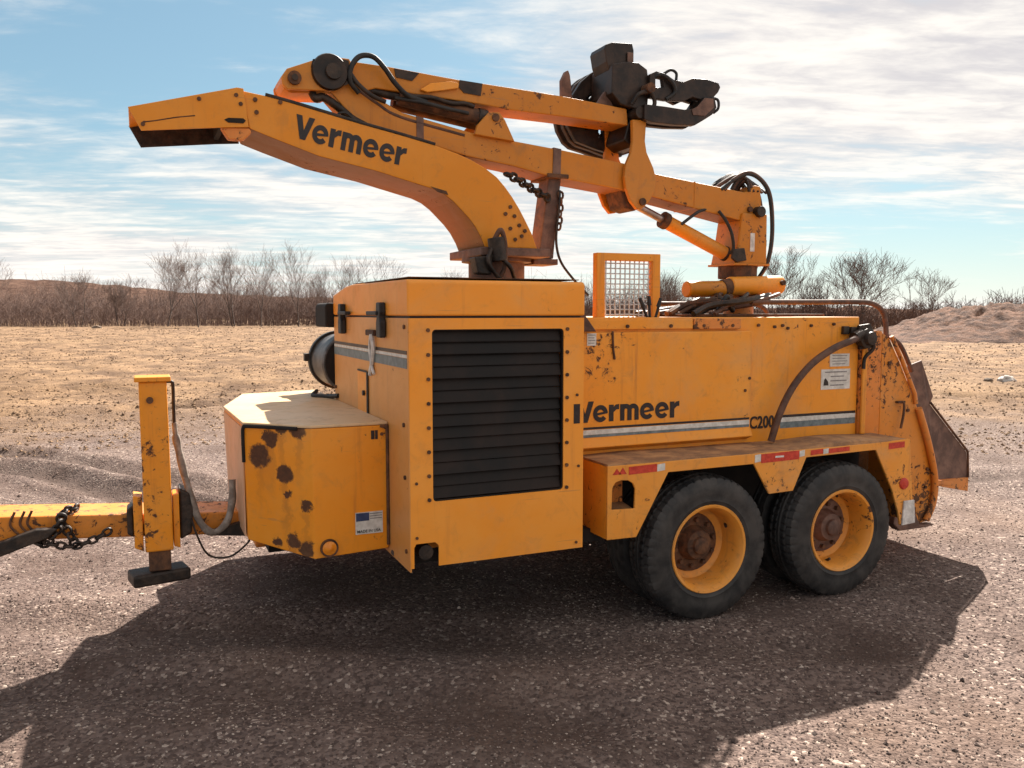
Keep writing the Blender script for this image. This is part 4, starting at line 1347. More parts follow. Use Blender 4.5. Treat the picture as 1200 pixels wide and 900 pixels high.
def wheel(cx, cy, sgn, outer_dual, cz=0.387, hubmat='rust'):
    """sgn = -1 faces the camera (-Y).  Rim is the part, tyre, hub and nuts are sub-parts."""
    ax = (0, sgn, 0)
    c = (cx, cy, cz)
    if outer_dual:
        prof = [(0.094, 0.232), (0.100, 0.242), (0.106, 0.238), (0.103, 0.226), (0.085, 0.213), (0.05, 0.205), (-0.045, 0.198), (-0.060, 0.180), (-0.068, 0.13), (-0.066, 0.09), (-0.066, 0.01), (-0.085, 0.01), (-0.085, 0.20), (-0.09, 0.225)]
    else:
        prof = [(0.094, 0.232), (0.100, 0.242), (0.104, 0.226), (0.05, 0.205), (-0.02, 0.2), (-0.03, 0.01), (-0.05, 0.01), (-0.06, 0.2), (-0.09, 0.225)]
    rim = lathe('wheel', prof, c, ax, 'paint_scuffed', chip, seg=48, smooth=40, cap=False)
    tp = [(-0.098, 0.236), (-0.104, 0.27), (-0.108, 0.315), (-0.101, 0.358), (-0.088, 0.383), (-0.062, 0.392), (-0.054, 0.384), (-0.046, 0.393), (-0.020, 0.3955), (-0.014, 0.386), (-0.006, 0.396), (0.006, 0.396), (0.014, 0.386),
          (0.020, 0.3955), (0.046, 0.393), (0.054, 0.384), (0.062, 0.392), (0.088, 0.383), (0.101, 0.358), (0.1065, 0.335), (0.1085, 0.315), (0.108, 0.296), (0.1055, 0.27), (0.1075, 0.262), (0.103, 0.252), (0.098, 0.236)]

    def fr_(i, k, r):
        if i in (3, 4, 5, 16, 17, 18):
            return r - (0.007 if k % 5 == 0 else 0.0)
        if i in (7, 8, 13, 14):
            return r - (0.007 if k % 4 == 2 else 0.0)
        return r
    bm = bmesh.new()
    bm_lathe(bm, tp, c, ax, 240 if outer_dual else 120, fr_, False)
    # flatten the contact patch a little
    for v in bm.verts:
        if v.co.z < 0.004:
            v.co.y += (v.co.y - cy) * 2.0 * (0.004 - v.co.z) / 0.1
            v.co.z = 0.004
    mesh_obj('tyre', bm, 'tyre', rim, smooth=30)
    if outer_dual:
        lathe('hub', [(-0.064, 0.165), (-0.050, 0.160), (-0.046, 0.10), (-0.005, 0.086), (0.012, 0.078), (0.018, 0.05), (0.034, 0.046), (0.042, 0.034), (0.042, 0.005)], c, ax, hubmat if hubmat == 'rust' else 'rustplate', rim, seg=28)
        for k in range(10):
            a = 2 * math.pi * k / 10 + 0.2
            o3 = Vector((cx + 0.128 * math.cos(a), cy + sgn * -0.05, cz + 0.128 * math.sin(a)))
            cyl('lug_nut', o3, o3 + Vector((0, sgn * 0.026, 0)), 0.013, 'rust', rim, seg=6)
        for k in range(2):
            a = 0.9 + math.pi * k + cx
            o3 = Vector((cx + 0.205 * math.cos(a), cy + sgn * 0.0, cz + 0.205 * math.sin(a)))
            cyl('valve_stem', o3, o3 + Vector((-0.02 * math.cos(a), sgn * 0.03, -0.02 * math.sin(a))), 0.008, 'darksteel', rim, seg=8)
    return rim


for wx, hm in ((2.748, 'rust'), (3.695, 'paint_yellow')):
    wheel(wx, FY + 0.105, -1, True, hubmat=hm)
    wheel(wx, FY + 0.105 + 0.245, -1, False)
    wheel(wx, 5.70 - 0.245, 1, False)
    wheel(wx, 5.70, 1, True)
    cyl('axle', (wx, 3.72, 0.395), (wx, 5.66, 0.395), 0.055, 'darksteel', chip, seg=16)
prism('far_fender', [(2.112, 0.51), (2.285, 0.505), (2.475, 0.826), (3.03, 0.828), (3.14, 0.653), (3.31, 0.656), (3.40, 0.838), (3.93, 0.845), (4.15, 0.455), (4.26, 0.455), (4.2, 0.89), (2.112, 0.884)], 5.80, 5.812, 'paint', chip)
box('far_fender_top', 2.114, 4.2, 5.324, 5.799, 0.862, 0.874, 'fendertop', chip)

# --- discharge chute
CY0, CY1 = 4.36, 4.78
ctop = [(0.49, 2.729), (0.61, 2.715), (0.73, 2.694), (0.90, 2.660), (1.07, 2.625), (1.30, 2.583), (1.49, 2.545), (1.62, 2.510), (1.70, 2.482), (1.78, 2.445), (1.85, 2.400), (1.90, 2.35), (1.945, 2.295), (1.99, 2.23), (2.03, 2.162), (2.07, 2.09), (2.10, 2.012)]
cbot = [(1.775, 2.012), (1.755, 2.06), (1.72, 2.120), (1.68, 2.168), (1.63, 2.216), (1.59, 2.253), (1.54, 2.288), (1.48, 2.312), (1.34, 2.345), (1.16, 2.388), (0.87, 2.440), (0.64, 2.512), (0.53, 2.549)]
chute = prism('discharge_chute', ctop + cbot, CY0, CY1, 'paint_chute', chip, bevel=0.006)
bm = bmesh.new()
bm_tube(bm, catmull([(x, CY0 + 0.004, z + 0.006) for x, z in ctop[1:7]], 4), 0.009, 6)
bm_ = bm
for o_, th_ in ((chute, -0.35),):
    o_.data.materials.append(M['shade_grime'])
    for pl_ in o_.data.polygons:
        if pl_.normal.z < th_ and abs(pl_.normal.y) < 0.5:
            pl_.material_index = 1  # downward faces get the darker colour, standing in for shade
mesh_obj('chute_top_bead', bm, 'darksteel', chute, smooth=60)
for i, (x, z) in enumerate(((1.93, 2.24), (1.955, 2.19), (1.985, 2.14), (1.90, 2.20), (2.0, 2.08), (1.93, 2.12), (2.02, 2.11), (1.96, 2.06), (0.56, 2.69), (0.68, 2.69), (0.565, 2.63))):
    cyl('bolt', (x, CY0 + 0.001, z), (x, CY0 - 0.008, z), 0.011, 'rust', chute, seg=8)
prism('chute_patch', [(1.46, 2.325), (1.55, 2.305), (1.56, 2.285), (1.50, 2.298)], CY0 - 0.006, CY0 - 0.001, 'rust', chute)
wordmark('lettering_chute', (0.738, CY0 - 0.0015, 2.525), (0.984, 0, -0.178), (0.178, 0, 0.984), 0.118, 0.61, 'decal', chute)
# deflector hood: open-bottomed channel
dpts = [(-0.012, 2.598), (0.475, 2.737), (0.505, 2.735), (0.525, 2.553), (0.405, 2.541), (0.042, 2.495)]
defl = prism('chute_deflector', dpts, CY0 - 0.014, CY0 - 0.004, 'paint_chute', chip, bevel=0.002)
prism('deflector_side', [(-0.012, 2.598), (0.475, 2.737), (0.505, 2.735), (0.525, 2.553), (0.405, 2.541), (0.042, 2.495)], CY1 + 0.004, CY1 + 0.014, 'darksteel', defl)
bm = bmesh.new()
for y0, y1, up_ in ((CY0 - 0.003, CY1 + 0.003, 0.0),):
    bm_prism(bm, [(-0.008, 2.590), (0.475, 2.729), (0.475, 2.736), (-0.010, 2.597)], y0, y1)
mesh_obj('deflector_top', bm, 'paint', defl)
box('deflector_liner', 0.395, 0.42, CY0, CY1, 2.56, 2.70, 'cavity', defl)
prism('deflector_slot', [(0.412, 2.578), (0.43, 2.588), (0.50, 2.592), (0.512, 2.582), (0.50, 2.568), (0.43, 2.566)], CY0 - 0.018, CY0 - 0.0145, 'cavity', defl)
prism('hinge_lug', [(0.395, 2.545), (0.53, 2.550), (0.54, 2.53), (0.50, 2.49), (0.43, 2.49)], CY0 - 0.003, CY0 + 0.05, 'paint_dirty', defl, bevel=0.006)
tube('deflector_scrape', [(0.05, CY0 - 0.0135, 2.535), (0.10, CY0 - 0.0135, 2.545), (0.20, CY0 - 0.0135, 2.57), (0.28, CY0 - 0.0135, 2.585)], [0.004, 0.005, 0.003] + [0.003] * 16, 'rust', defl, seg=5)
for x, z in ((0.05, 2.525), (0.47, 2.70), (0.49, 2.66), (0.3, 2.665)):
    cyl('bolt', (x, CY0 - 0.013, z), (x, CY0 - 0.020, z), 0.010, 'rust', defl, seg=8)
# turret under the chute
lathe('chute_turntable', [(0, 0.155), (0.02, 0.165), (0.145, 0.165), (0.15, 0.205), (0.215, 0.205), (0.218, 0.19)], (1.935, 4.57, 1.79), (0, 0, 1), 'rustplate', chip, seg=36, smooth=30)
box('chute_flange', 1.735, 2.16, 4.31, 4.83, 1.962, 2.010, 'rustplate', chip, bevel=0.006)
mo = prism('rotation_motor', [(1.68, 1.952), (1.70, 1.86), (1.78, 1.855), (1.79, 1.96)], 4.27, 4.36, 'darksteel', chip, bevel=0.008)
cyl('motor_body', (1.83, 4.285, 1.93), (1.81, 4.285, 2.06), 0.048, 'darksteel', mo, seg=14, bevel=0.006)
tube('motor_hose', [(1.80, 4.28, 2.05), (1.83, 4.26, 2.10), (1.86, 4.27, 2.02), (1.86, 4.28, 1.90), (1.84, 4.30, 1.84)], 0.014, 'hosebrown', mo)
tube('motor_hose', [(1.78, 4.27, 2.0), (1.75, 4.25, 1.93), (1.79, 4.26, 1.87), (1.85, 4.29, 1.82)], 0.012, 'darksteel', mo)
tube('motor_hose', [(1.83, 4.26, 1.95), (1.88, 4.25, 1.90), (1.93, 4.30, 1.84)], 0.012, 'darksteel', mo)
# boom rest post, chain and cable
post = prism('boom_rest_post', [(2.245, 2.455), (2.325, 2.445), (2.275, 1.965), (2.175, 1.965)], 4.50, 4.64, 'rustplate', chip, bevel=0.008)
box('post_foot', 2.13, 2.29, 4.47, 4.67, 1.93, 1.966, 'rustplate', post, bevel=0.004)
box('post_saddle', 2.215, 2.355, 4.46, 4.70, 2.437, 2.462, 'rust', post, bevel=0.004)
chain('tie_chain', [(2.24, 4.49, 2.318), (2.15, 4.46, 2.345), (2.06, 4.42, 2.375), (1.97, 4.38, 2.405), (1.87, 4.36, 2.432)], 0.036, 0.009, 'darksteel', chip)
tube('control_cable', [(2.31, 4.49, 2.37), (2.30, 4.48, 2.27), (2.285, 4.48, 2.15), (2.285, 4.48, 2.04), (2.32, 4.48, 1.94), (2.40, 4.45, 1.83), (2.47, 4.42, 1.75)], 0.008, 'darksteel', chip)
chain('tie_chain', [(2.315, 4.49, 2.36), (2.312, 4.488, 2.25), (2.30, 4.485, 2.14)], 0.034, 0.007, 'rust', chip)

# --- loader crane
BY0, BY1 = 4.47, 4.69
btop = [(0.95, 2.955), (1.08, 2.857), (1.22, 2.783), (1.34, 2.727), (1.74, 2.655), (2.0, 2.630), (2.31, 2.603), (2.74, 2.556), (2.97, 2.508), (3.66, 2.435), (3.70, 2.445), (3.745, 2.485), (3.79, 2.48)]
bbot = [(3.815, 2.245), (3.62, 2.250), (2.96, 2.362), (2.65, 2.402), (2.21, 2.448), (2.0, 2.487), (1.71, 2.522), (1.13, 2.646), (1.08, 2.668), (1.02, 2.728), (0.95, 2.80), (0.88, 2.865)]
boom = prism('crane_boom', btop + bbot, BY0, BY1, 'paint_boom', chip, bevel=0.008)
boom.data.materials.append(M['shade_grime'])  # boom underside: shade put in as a darker enamel
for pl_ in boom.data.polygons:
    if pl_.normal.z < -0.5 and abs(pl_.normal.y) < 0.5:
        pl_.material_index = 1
prism('boom_weld_band', [(2.255, 2.612), (2.305, 2.606), (2.30, 2.435), (2.25, 2.44)], BY0 - 0.006, BY1 + 0.006, 'rustplate', boom)
prism('boom_weld_band', [(1.42, 2.715), (1.46, 2.708), (1.46, 2.575), (1.42, 2.583)], BY0 - 0.004, BY1 + 0.004, 'rustplate', boom)
prism('boom_weld_band', [(3.26, 2.478), (3.268, 2.477), (3.268, 2.309), (3.26, 2.311)], BY0 - 0.003, BY1 + 0.003, 'paint_boom', boom)
for y in (BY0 - 0.03, BY1 + 0.005):
    prism('cylinder_bracket', [(1.75, 2.64), (1.765, 2.69), (1.835, 2.768), (1.90, 2.775), (1.935, 2.735), (1.995, 2.62)], y, y + 0.025, 'paint_boom', boom, bevel=0.005)
cyl('pin', (1.875, BY0 - 0.04, 2.742), (1.875, BY1 + 0.04, 2.742), 0.022, 'rust', boom, seg=14)
cyl('pivot_pin', (3.765, BY0 - 0.05, 2.31), (3.765, BY1 + 0.05, 2.31), 0.036, 'darksteel', boom, seg=16, bevel=0.004)
cyl('pin', (3.70, BY0 - 0.02, 2.325), (3.70, BY1 + 0.02, 2.325), 0.018, 'rust', boom, seg=12)
tube('boom_pipe', [(1.06, 4.475, 2.845), (1.20, 4.475, 2.762), (1.33, 4.475, 2.702), (1.7, 4.475, 2.635)], 0.010, 'hosebrown', boom)
# elbow disc, stick and its head
stick = prism('crane_stick', [(0.72, 2.79), (0.705, 2.815), (0.705, 2.845), (0.73, 2.882), (0.93, 2.967), (1.05, 2.967), (1.27, 2.962), (1.66, 2.938), (2.11, 2.924), (2.37, 2.912), (2.76, 2.885), (2.77, 2.786), (2.34, 2.798), (2.0, 2.803), (1.79, 2.819), (1.20, 2.842), (1.08, 2.80), (0.95, 2.788), (0.75, 2.772)],
              BY0 - 0.002 + 0.012, BY1 - 0.012, 'paint_boom', chip, bevel=0.006)
for y0, y1 in ((BY0 - 0.03, BY0 - 0.004), (BY1 + 0.004, BY1 + 0.03)):
    prism('stick_head_plate', [(0.73, 2.778), (0.705, 2.80), (0.70, 2.835), (0.73, 2.880), (0.93, 2.966), (1.05, 2.966), (1.075, 2.92), (1.06, 2.86), (0.95, 2.792)], y0, y1, 'paint_boom', stick, bevel=0.005)
lathe('elbow_disc', [(0, 0.01), (0, 0.088), (0.012, 0.094), (0.02, 0.094)], (0.945, BY0 - 0.051, 2.885), (0, 1, 0), 'grapplesteel', stick, seg=28)
prism('elbow_stain_plate', [(0.85, 2.90), (0.86, 2.94), (0.95, 2.962), (1.045, 2.955), (1.05, 2.84), (0.97, 2.80), (0.88, 2.815)], BY0 - 0.036, BY0 - 0.031, 'grapplesteel', stick)
lathe('elbow_boss', [(0, 0.01), (0, 0.04), (0.02, 0.042)], (0.96, BY0 - 0.07, 2.885), (0, 1, 0), 'darksteel', stick, seg=18)
cyl('pin', (0.765, BY0 - 0.05, 2.835), (0.765, BY1 + 0.05, 2.835), 0.034, 'rust', stick, seg=16)
cyl('pin', (0.765, BY0 - 0.058, 2.835), (0.765, BY0 - 0.046, 2.835), 0.016, 'darksteel', stick, seg=12)
prism('stick_lug', [(1.44, 2.855), (1.50, 2.895), (1.62, 2.918), (1.665, 2.912), (1.66, 2.885), (1.56, 2.862), (1.48, 2.845)], BY0 - 0.014, BY0 + 0.008, 'paint', stick, bevel=0.004)
prism('stick_grime_plate', [(1.675, 2.935), (1.81, 2.930), (1.80, 2.862), (1.70, 2.868), (1.67, 2.895)], BY0 + 0.004, BY0 + 0.0085, 'grapplesteel', stick)
prism('stick_grime_plate', [(1.30, 2.955), (1.44, 2.946), (1.40, 2.90), (1.31, 2.91)], BY0 + 0.004, BY0 + 0.0085, 'grapplesteel', stick)
sc = cyl('stick_cylinder', (1.33, 4.51, 2.815), (1.835, 4.51, 2.748), 0.042, 'rust', chip, seg=20, bevel=0.006)
cyl('cylinder_rod', (1.12, 4.51, 2.84), (1.33, 4.51, 2.815), 0.022, 'darksteel', sc, seg=14)
cyl('cylinder_gland', (1.79, 4.51, 2.753), (1.845, 4.51, 2.746), 0.050, 'darksteel', sc, seg=20, bevel=0.004)
box('cylinder_port', 1.62, 1.72, 4.49, 4.53, 2.80, 2.835, 'darksteel', sc, bevel=0.006)
sc2 = cyl('stick_cylinder', (1.33, 4.63, 2.815), (1.835, 4.63, 2.748), 0.042, 'rust', chip, seg=20, bevel=0.006)
tube('cylinder_hose', [(1.36, 4.48, 2.815), (1.5, 4.46, 2.82), (1.62, 4.46, 2.80), (1.70, 4.47, 2.81), (1.76, 4.48, 2.80)], 0.012, 'darksteel', sc)
tube('cylinder_hose', [(1.30, 4.47, 2.80), (1.45, 4.45, 2.785), (1.6, 4.45, 2.765), (1.72, 4.46, 2.755)], 0.011, 'black', sc)
tube('elbow_hose', [(1.10, 4.45, 2.80), (1.05, 4.43, 2.85), (1.055, 4.42, 2.92), (1.10, 4.42, 2.978), (1.17, 4.42, 2.985), (1.23, 4.42, 2.936), (1.29, 4.43, 2.867), (1.37, 4.45, 2.812), (1.48, 4.47, 2.795)], 0.014, 'black', boom, seg=10)
tube('elbow_hose', [(1.055, 4.44, 2.89), (1.09, 4.43, 2.84), (1.16, 4.43, 2.79), (1.24, 4.44, 2.765)], 0.012, 'darksteel', boom, seg=8)
tube('elbow_hose', [(0.86, 4.50, 2.80), (0.88, 4.48, 2.755), (0.92, 4.48, 2.765), (1.0, 4.48, 2.72), (1.07, 4.48, 2.67), (1.15, 4.48, 2.635)], 0.022, 'darksteel', boom, seg=8)
tube('elbow_hose', [(0.98, 4.44, 2.64), (0.985, 4.43, 2.675), (1.02, 4.43, 2.685), (1.06, 4.44, 2.66), (1.08, 4.45, 2.62)], 0.007, 'black', boom, seg=6)
# hinge plates in the middle of the boom with the transport rest
pp = [(2.77, 2.812), (2.87, 2.818), (2.862, 2.69), (2.875, 2.625), (2.925, 2.535), (2.945, 2.47), (2.935, 2.39), (2.90, 2.33), (2.85, 2.285), (2.81, 2.278), (2.765, 2.325), (2.73, 2.40), (2.718, 2.47), (2.728, 2.54), (2.765, 2.62), (2.775, 2.69)]
prism('boom_hinge_plate', pp, BY0 - 0.040, BY0 - 0.010, 'paint_boom', boom, bevel=0.005)
prism('boom_hinge_plate', [(x - 0.03, z) for x, z in pp], BY1 + 0.010, BY1 + 0.040, 'paint_boom', boom, bevel=0.005)
prism('cylinder_lug', [(2.72, 2.40), (2.90, 2.39), (2.88, 2.30), (2.83, 2.275), (2.76, 2.29)], BY0 + 0.02, BY1 - 0.02, 'rust', boom, bevel=0.008)
cyl('pin', (2.845, BY0 - 0.055, 2.325), (2.845, BY1 + 0.055, 2.325), 0.022, 'rust', boom, seg=14)
lc = cyl('lift_cylinder', (3.10, 4.57, 2.238), (3.60, 4.57, 2.036), 0.045, 'paint', chip, seg=24, bevel=0.006)
cyl('cylinder_rod', (2.87, 4.57, 2.330), (3.10, 4.57, 2.238), 0.024, 'steelrod', lc, seg=16)
cyl('cylinder_gland', (3.085, 4.57, 2.245), (3.125, 4.57, 2.228), 0.055, 'rust', lc, seg=24, bevel=0.006)
cyl('cylinder_base', (3.58, 4.57, 2.046), (3.66, 4.57, 2.010), 0.050, 'darksteel', lc, seg=20, bevel=0.006)
# mast
mast = prism('crane_mast', [(3.635, 2.30), (3.84, 2.30), (3.845, 1.965), (3.575, 1.962), (3.60, 2.07)], 4.452, 4.708, 'paint_boom', chip, bevel=0.012)
cyl('mast_collar', (3.705, 4.58, 1.875), (3.705, 4.58, 1.965), 0.128, 'rust', mast, seg=28, bevel=0.006)
box('mast_base_plate', 3.565, 3.86, 4.44, 4.72, 1.958, 1.972, 'paint_boom', mast, bevel=0.003)
box('mast_sticker', 3.70, 3.735, 4.4485, 4.4535, 2.05, 2.17, 'tape', mast)
prism('mast_lug', [(3.55, 2.06), (3.64, 2.07), (3.66, 1.99), (3.58, 1.975), (3.54, 2.0)], 4.43, 4.450, 'darksteel', mast, bevel=0.005)
box('mast_bracket', 3.84, 3.90, 4.52, 4.62, 2.09, 2.14, 'rust', mast, bevel=0.006)
cyl('pedestal', (3.72, 4.58, 1.60), (3.72, 4.58, 1.876), 0.10, 'paint_dirty', mast, seg=24)
rc_ = cyl('slew_cylinder', (3.18, 4.43, 1.795), (3.50, 4.43, 1.802), 0.052, 'paint_boom', chip, seg=24, bevel=0.010)
cyl('slew_housing', (3.515, 4.43, 1.818), (3.94, 4.43, 1.832), 0.062, 'paint', rc_, seg=24, bevel=0.008)
cyl('slew_gland', (3.46, 4.43, 1.805), (3.53, 4.43, 1.815), 0.056, 'rust', rc_, seg=24, bevel=0.004)
cyl('bolt', (3.905, 4.37, 1.845), (3.905, 4.35, 1.845), 0.018, 'rust', rc_, seg=10)
box('deck_plate', 3.0, 4.02, 4.1, 5.0, 1.624, 1.640, 'rust', chip, bevel=0.004)
# hose bundles
rr_ = random.Random(5)
for k in range(9):
    o_ = (rr_.random() - 0.5) * 0.22
    s_ = rr_.uniform(-0.05, 0.05)
    tube('crane_hose', [(3.50 + s_, 4.58 + o_, 2.44), (3.58 + s_ * 0.7, 4.58 + o_, 2.515 + s_ * 0.5), (3.70 + s_ * 0.5, 4.58 + o_, 2.565 + s_ * 0.4), (3.82 + s_ * 0.5, 4.58 + o_, 2.51), (3.885 + s_ * 0.4, 4.58 + o_, 2.40), (3.905 + s_ * 0.3, 4.58 + o_, 2.17), (3.87 + s_ * 0.3, 4.58 + o_, 1.98), (3.80, 4.58 + o_ * 0.7, 1.85)],
         0.011 if k % 3 else 0.014, 'black' if k % 3 else 'hosebrown', mast, seg=8, k=8)
for k in range(5):
    x_ = 3.60 + 0.035 * k
    tube('crane_hose', [(x_ - 0.03, 4.50 + 0.03 * k, 2.44), (x_ + 0.0, 4.49 + 0.03 * k, 2.50), (x_ + 0.05, 4.48 + 0.03 * k, 2.535), (x_ + 0.09, 4.48 + 0.02 * k, 2.50), (x_ + 0.10, 4.47, 2.44)], 0.010, 'hosebrown' if k % 2 else 'darksteel', mast, seg=6)
tube('crane_hose', [(3.44, 4.45, 2.30), (3.49, 4.44, 2.24), (3.53, 4.43, 2.16), (3.555, 4.44, 2.07), (3.55, 4.46, 2.03)], 0.011, 'black', mast)
tube('crane_hose', [(3.16, 4.46, 2.205), (3.22, 4.45, 2.25), (3.29, 4.46, 2.29), (3.36, 4.48, 2.31)], 0.010, 'black', mast)
for k in range(14):
    x0 = 2.86 + rr_.random() * 0.35
    x1 = 3.45 + rr_.random() * 0.35
    y_ = 4.05 + rr_.random() * 0.5
    zt = 1.655 + rr_.random() * 0.07
    tube('deck_hose', [(x0, y_, 1.640), (x0 + 0.15, y_ + 0.03, zt - 0.01), ((x0 + x1) / 2, y_ - 0.04, zt + 0.015), (x1 - 0.1, y_ + 0.05, zt + 0.03 + rr_.random() * 0.06), (x1, y_ + 0.2, 1.74 + rr_.random() * 0.04)],
         rr_.uniform(0.012, 0.020), ('hosebrown', 'darksteel', 'rust')[k % 3], chip, seg=7)
tube('deck_hose', [(3.18, 4.10, 1.66), (3.24, 4.10, 1.745), (3.27, 4.12, 1.70), (3.33, 4.15, 1.66)], 0.016, 'black', chip)
tube('deck_hose', [(3.28, 4.12, 1.68), (3.40, 4.15, 1.735), (3.48, 4.2, 1.765)], 0.013, 'darksteel', chip)
# operator guard: frame with wire mesh, and the control levers
GY = 4.10
gd = holed('mesh_guard', [(2.345, 1.60), (2.345, 1.982), (2.765, 1.984), (2.765, 1.60), (2.715, 1.60), (2.3952, 1.60)], [[(2.397, 1.625), (2.713, 1.625), (2.713, 1.942), (2.397, 1.940)]], GY, GY + 0.05, 'paint_yellow', chip, bevel=0.004)
bm = bmesh.new()
for k in range(10):
    x = 2.40 + 0.0315 * (k + 0.5)
    bm_tube(bm, [(x, GY + 0.025, 1.622), (x, GY + 0.025, 1.944)], 0.0042, 6)
for k in range(11):
    z = 1.625 + 0.029 * (k + 0.4)
    bm_tube(bm, [(2.395, GY + 0.031, z), (2.716, GY + 0.031, z)], 0.0042, 6)
mesh_obj('wire_mesh', bm, 'wire', gd, smooth=60)
for (x0, z0, x1, z1) in ((2.635, 1.62, 2.575, 1.722), (2.645, 1.62, 2.635, 1.735), (2.675, 1.62, 2.715, 1.722)):
    lv = tube('control_lever', [(x0, 4.02, z0 - 0.02), (x1, 4.02, z1)], 0.008, 'black', chip, curve=False)
    cyl('lever_grip', (x0 + (x1 - x0) * 0.6, 4.02, z0 + (z1 - z0) * 0.6), (x1, 4.02, z1 + 0.008), 0.013, 'black', lv, seg=10, r2=0.009)

# --- grapple, folded on the stick end
GC = 4.58
gb = prism('grapple', [(2.64, 3.13), (2.74, 3.155), (2.82, 3.157), (2.885, 3.124), (2.90, 3.02), (2.89, 2.905), (2.84, 2.875), (2.70, 2.90), (2.635, 2.96)], GC - 0.13, GC + 0.13, 'grapplesteel', chip, bevel=0.007)
rt_ = prism('grapple_rotator', [(2.605, 3.225), (2.615, 3.25), (2.66, 3.268), (2.80, 3.278), (2.812, 3.24), (2.812, 3.13), (2.64, 3.10), (2.62, 3.15)], GC - 0.09, GC + 0.09, 'grapplesteel', gb, bevel=0.006)
box('rotator_plate', 2.76, 2.80, GC - 0.105, GC - 0.093, 3.12, 3.22, 'rustplate', rt_, bevel=0.004)
cres = [(2.557, 3.016), (2.61, 3.106), (2.683, 3.167), (2.756, 3.206), (2.851, 3.199), (2.851, 3.102), (2.746, 3.065), (2.657, 3.007), (2.636, 2.918), (2.657, 2.845), (2.735, 2.788), (2.83, 2.773), (2.966, 2.768), (2.971, 2.688), (2.914, 2.667), (2.809, 2.675), (2.725, 2.698), (2.62, 2.719), (2.573, 2.75), (2.526, 2.824), (2.51, 2.887)]
for k, y in enumerate((4.76, 4.86, 4.95)):
    tn = prism('grapple_tine', cres, y, y + 0.04, 'grapplesteel', gb, bevel=0.006)
holed('tine_web', [(2.47, 2.864), (2.69, 2.864), (2.92, 2.853), (2.93, 2.751), (2.87, 2.644), (2.68, 2.678), (2.54, 2.714), (2.48, 2.803)],
      [[(2.60, 2.79), (2.60, 2.838), (2.628, 2.846), (2.628, 2.795)], [(2.70, 2.757), (2.70, 2.818), (2.73, 2.822), (2.73, 2.757)]], 4.715, 4.75, 'grapplesteel', gb, bevel=0.004)
holed('tine_web', [(2.51, 2.97), (2.51, 2.993), (2.57, 3.081), (2.64, 3.141), (2.71, 3.175), (2.90, 3.175), (2.94, 2.90), (2.69, 2.90)],
      [[(2.605, 2.985), (2.645, 3.022), (2.662, 3.010), (2.62, 2.965)]], 4.715, 4.75, 'grapplesteel', gb, bevel=0.004)
prism('tine_hanger', [(2.77, 2.80), (2.86, 2.90), (2.895, 2.90), (2.87, 2.66), (2.80, 2.66), (2.74, 2.70)], GC - 0.10, 4.71, 'grapplesteel', gb, bevel=0.01)
prism('tine_tip', [(2.380, 2.93), (2.378, 3.045), (2.405, 3.098), (2.42, 3.106), (2.432, 3.08), (2.44, 3.03), (2.448, 2.94)], GC + 0.02, GC + 0.06, 'rustplate', gb, bevel=0.004)
prism('tine_bracket', [(2.57, 2.90), (2.63, 2.985), (2.66, 2.96), (2.69, 2.90)], GC - 0.06, GC - 0.03, 'rustplate', gb, bevel=0.004)
ua = [(2.885, 3.09), (2.93, 3.112), (2.99, 3.107), (3.06, 3.075), (3.13, 3.07), (3.20, 3.10), (3.30, 3.105), (3.395, 3.092), (3.41, 3.065), (3.395, 3.035), (3.345, 2.985), (3.26, 2.975), (3.20, 2.985), (3.14, 2.955), (3.0, 2.945), (2.885, 2.95)]
ja = holed('grapple_jaw', ua, [[(2.925, 3.015), (2.925, 3.075), (2.975, 3.072), (2.985, 3.02)]], GC - 0.16, GC - 0.125, 'grapplesteel', gb, bevel=0.004)
prism('grapple_jaw', [(x, z) for x, z in ua if x > 3.0] + [(3.0, 3.0)], GC - 0.06, GC - 0.03, 'grapplesteel', gb, bevel=0.004)
cyl('jaw_cylinder', (3.02, GC - 0.09, 3.025), (3.32, GC - 0.09, 3.045), 0.030, 'grapplesteel', ja, seg=18, bevel=0.008)
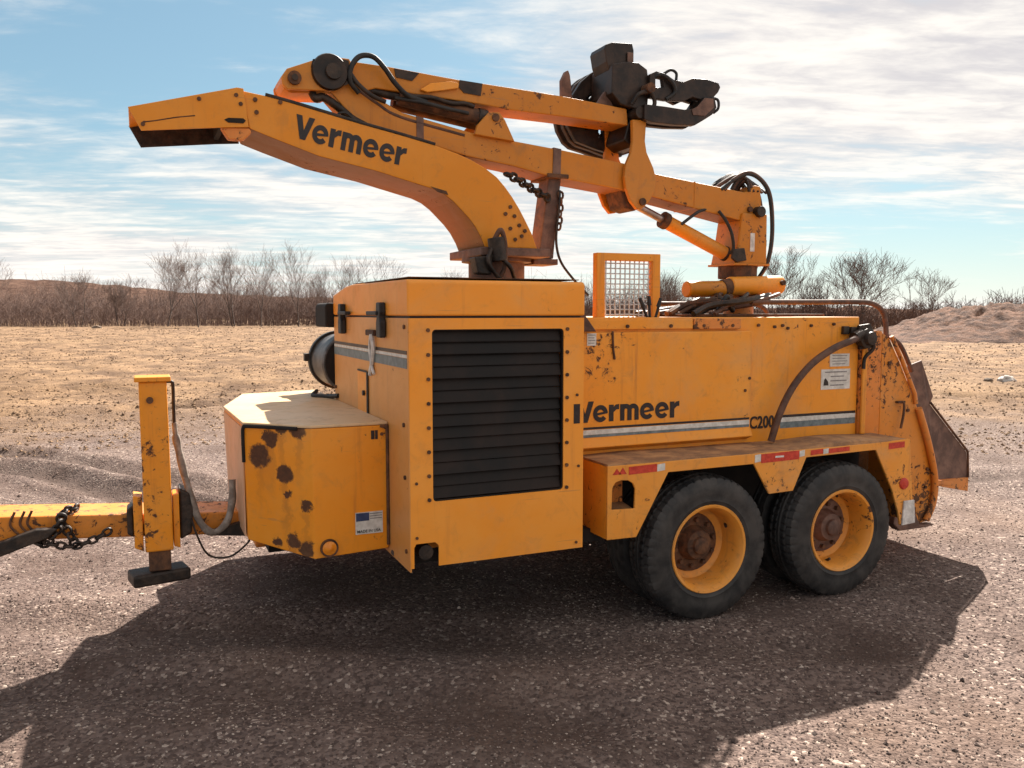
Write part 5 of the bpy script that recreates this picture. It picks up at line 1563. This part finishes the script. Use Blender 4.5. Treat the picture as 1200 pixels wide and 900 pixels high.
la = [(2.83, 2.90), (2.98, 2.90), (3.12, 2.895), (3.21, 2.912), (3.265, 2.985), (3.345, 2.99), (3.362, 2.93), (3.33, 2.885), (3.265, 2.845), (3.20, 2.808), (3.05, 2.797), (2.89, 2.797), (2.83, 2.81)]
jb = prism('grapple_jaw', la, GC - 0.19, GC - 0.14, 'grapplesteel', gb, bevel=0.004)
prism('grapple_jaw', la, GC - 0.09, GC - 0.05, 'grapplesteel', gb, bevel=0.004)
prism('jaw_cross_plate', [(2.86, 2.86), (3.18, 2.845), (3.18, 2.82), (2.86, 2.83)], GC - 0.138, GC - 0.092, 'rust', jb)
prism('jaw_scuffed_face', [(3.17, 2.90), (3.21, 2.92), (3.265, 2.978), (3.33, 2.98), (3.335, 2.925), (3.27, 2.87), (3.18, 2.868)], GC - 0.196, GC - 0.191, 'rustplate', jb)
tube('grapple_hose', [(3.00, GC - 0.1, 3.10), (3.03, GC - 0.1, 3.125), (3.075, GC - 0.1, 3.150), (3.115, GC - 0.1, 3.135), (3.115, GC - 0.1, 3.09)], 0.009, 'black', gb)
tube('grapple_hose', [(2.90, GC - 0.13, 3.06), (2.95, GC - 0.17, 3.09), (3.02, GC - 0.18, 3.06), (3.06, GC - 0.17, 3.0), (3.0, GC - 0.16, 2.95)], 0.013, 'black', gb)
tube('grapple_hose', [(2.76, GC - 0.15, 2.90), (2.80, GC - 0.17, 2.96), (2.88, GC - 0.17, 2.98), (2.92, GC - 0.16, 2.92), (2.88, GC - 0.16, 2.86)], 0.013, 'darksteel', gb)
tube('grapple_hose', [(3.33, GC - 0.17, 2.99), (3.375, GC - 0.18, 2.98), (3.38, GC - 0.18, 2.93), (3.35, GC - 0.17, 2.90)], 0.009, 'black', gb)
cyl('pin', (2.815, GC - 0.17, 2.855), (2.815, GC + 0.2, 2.855), 0.035, 'darksteel', gb, seg=16)
cyl('pin', (2.87, GC - 0.2, 3.0), (2.87, GC + 0.18, 3.0), 0.03, 'rust', gb, seg=14)

bpy.context.view_layer.update()
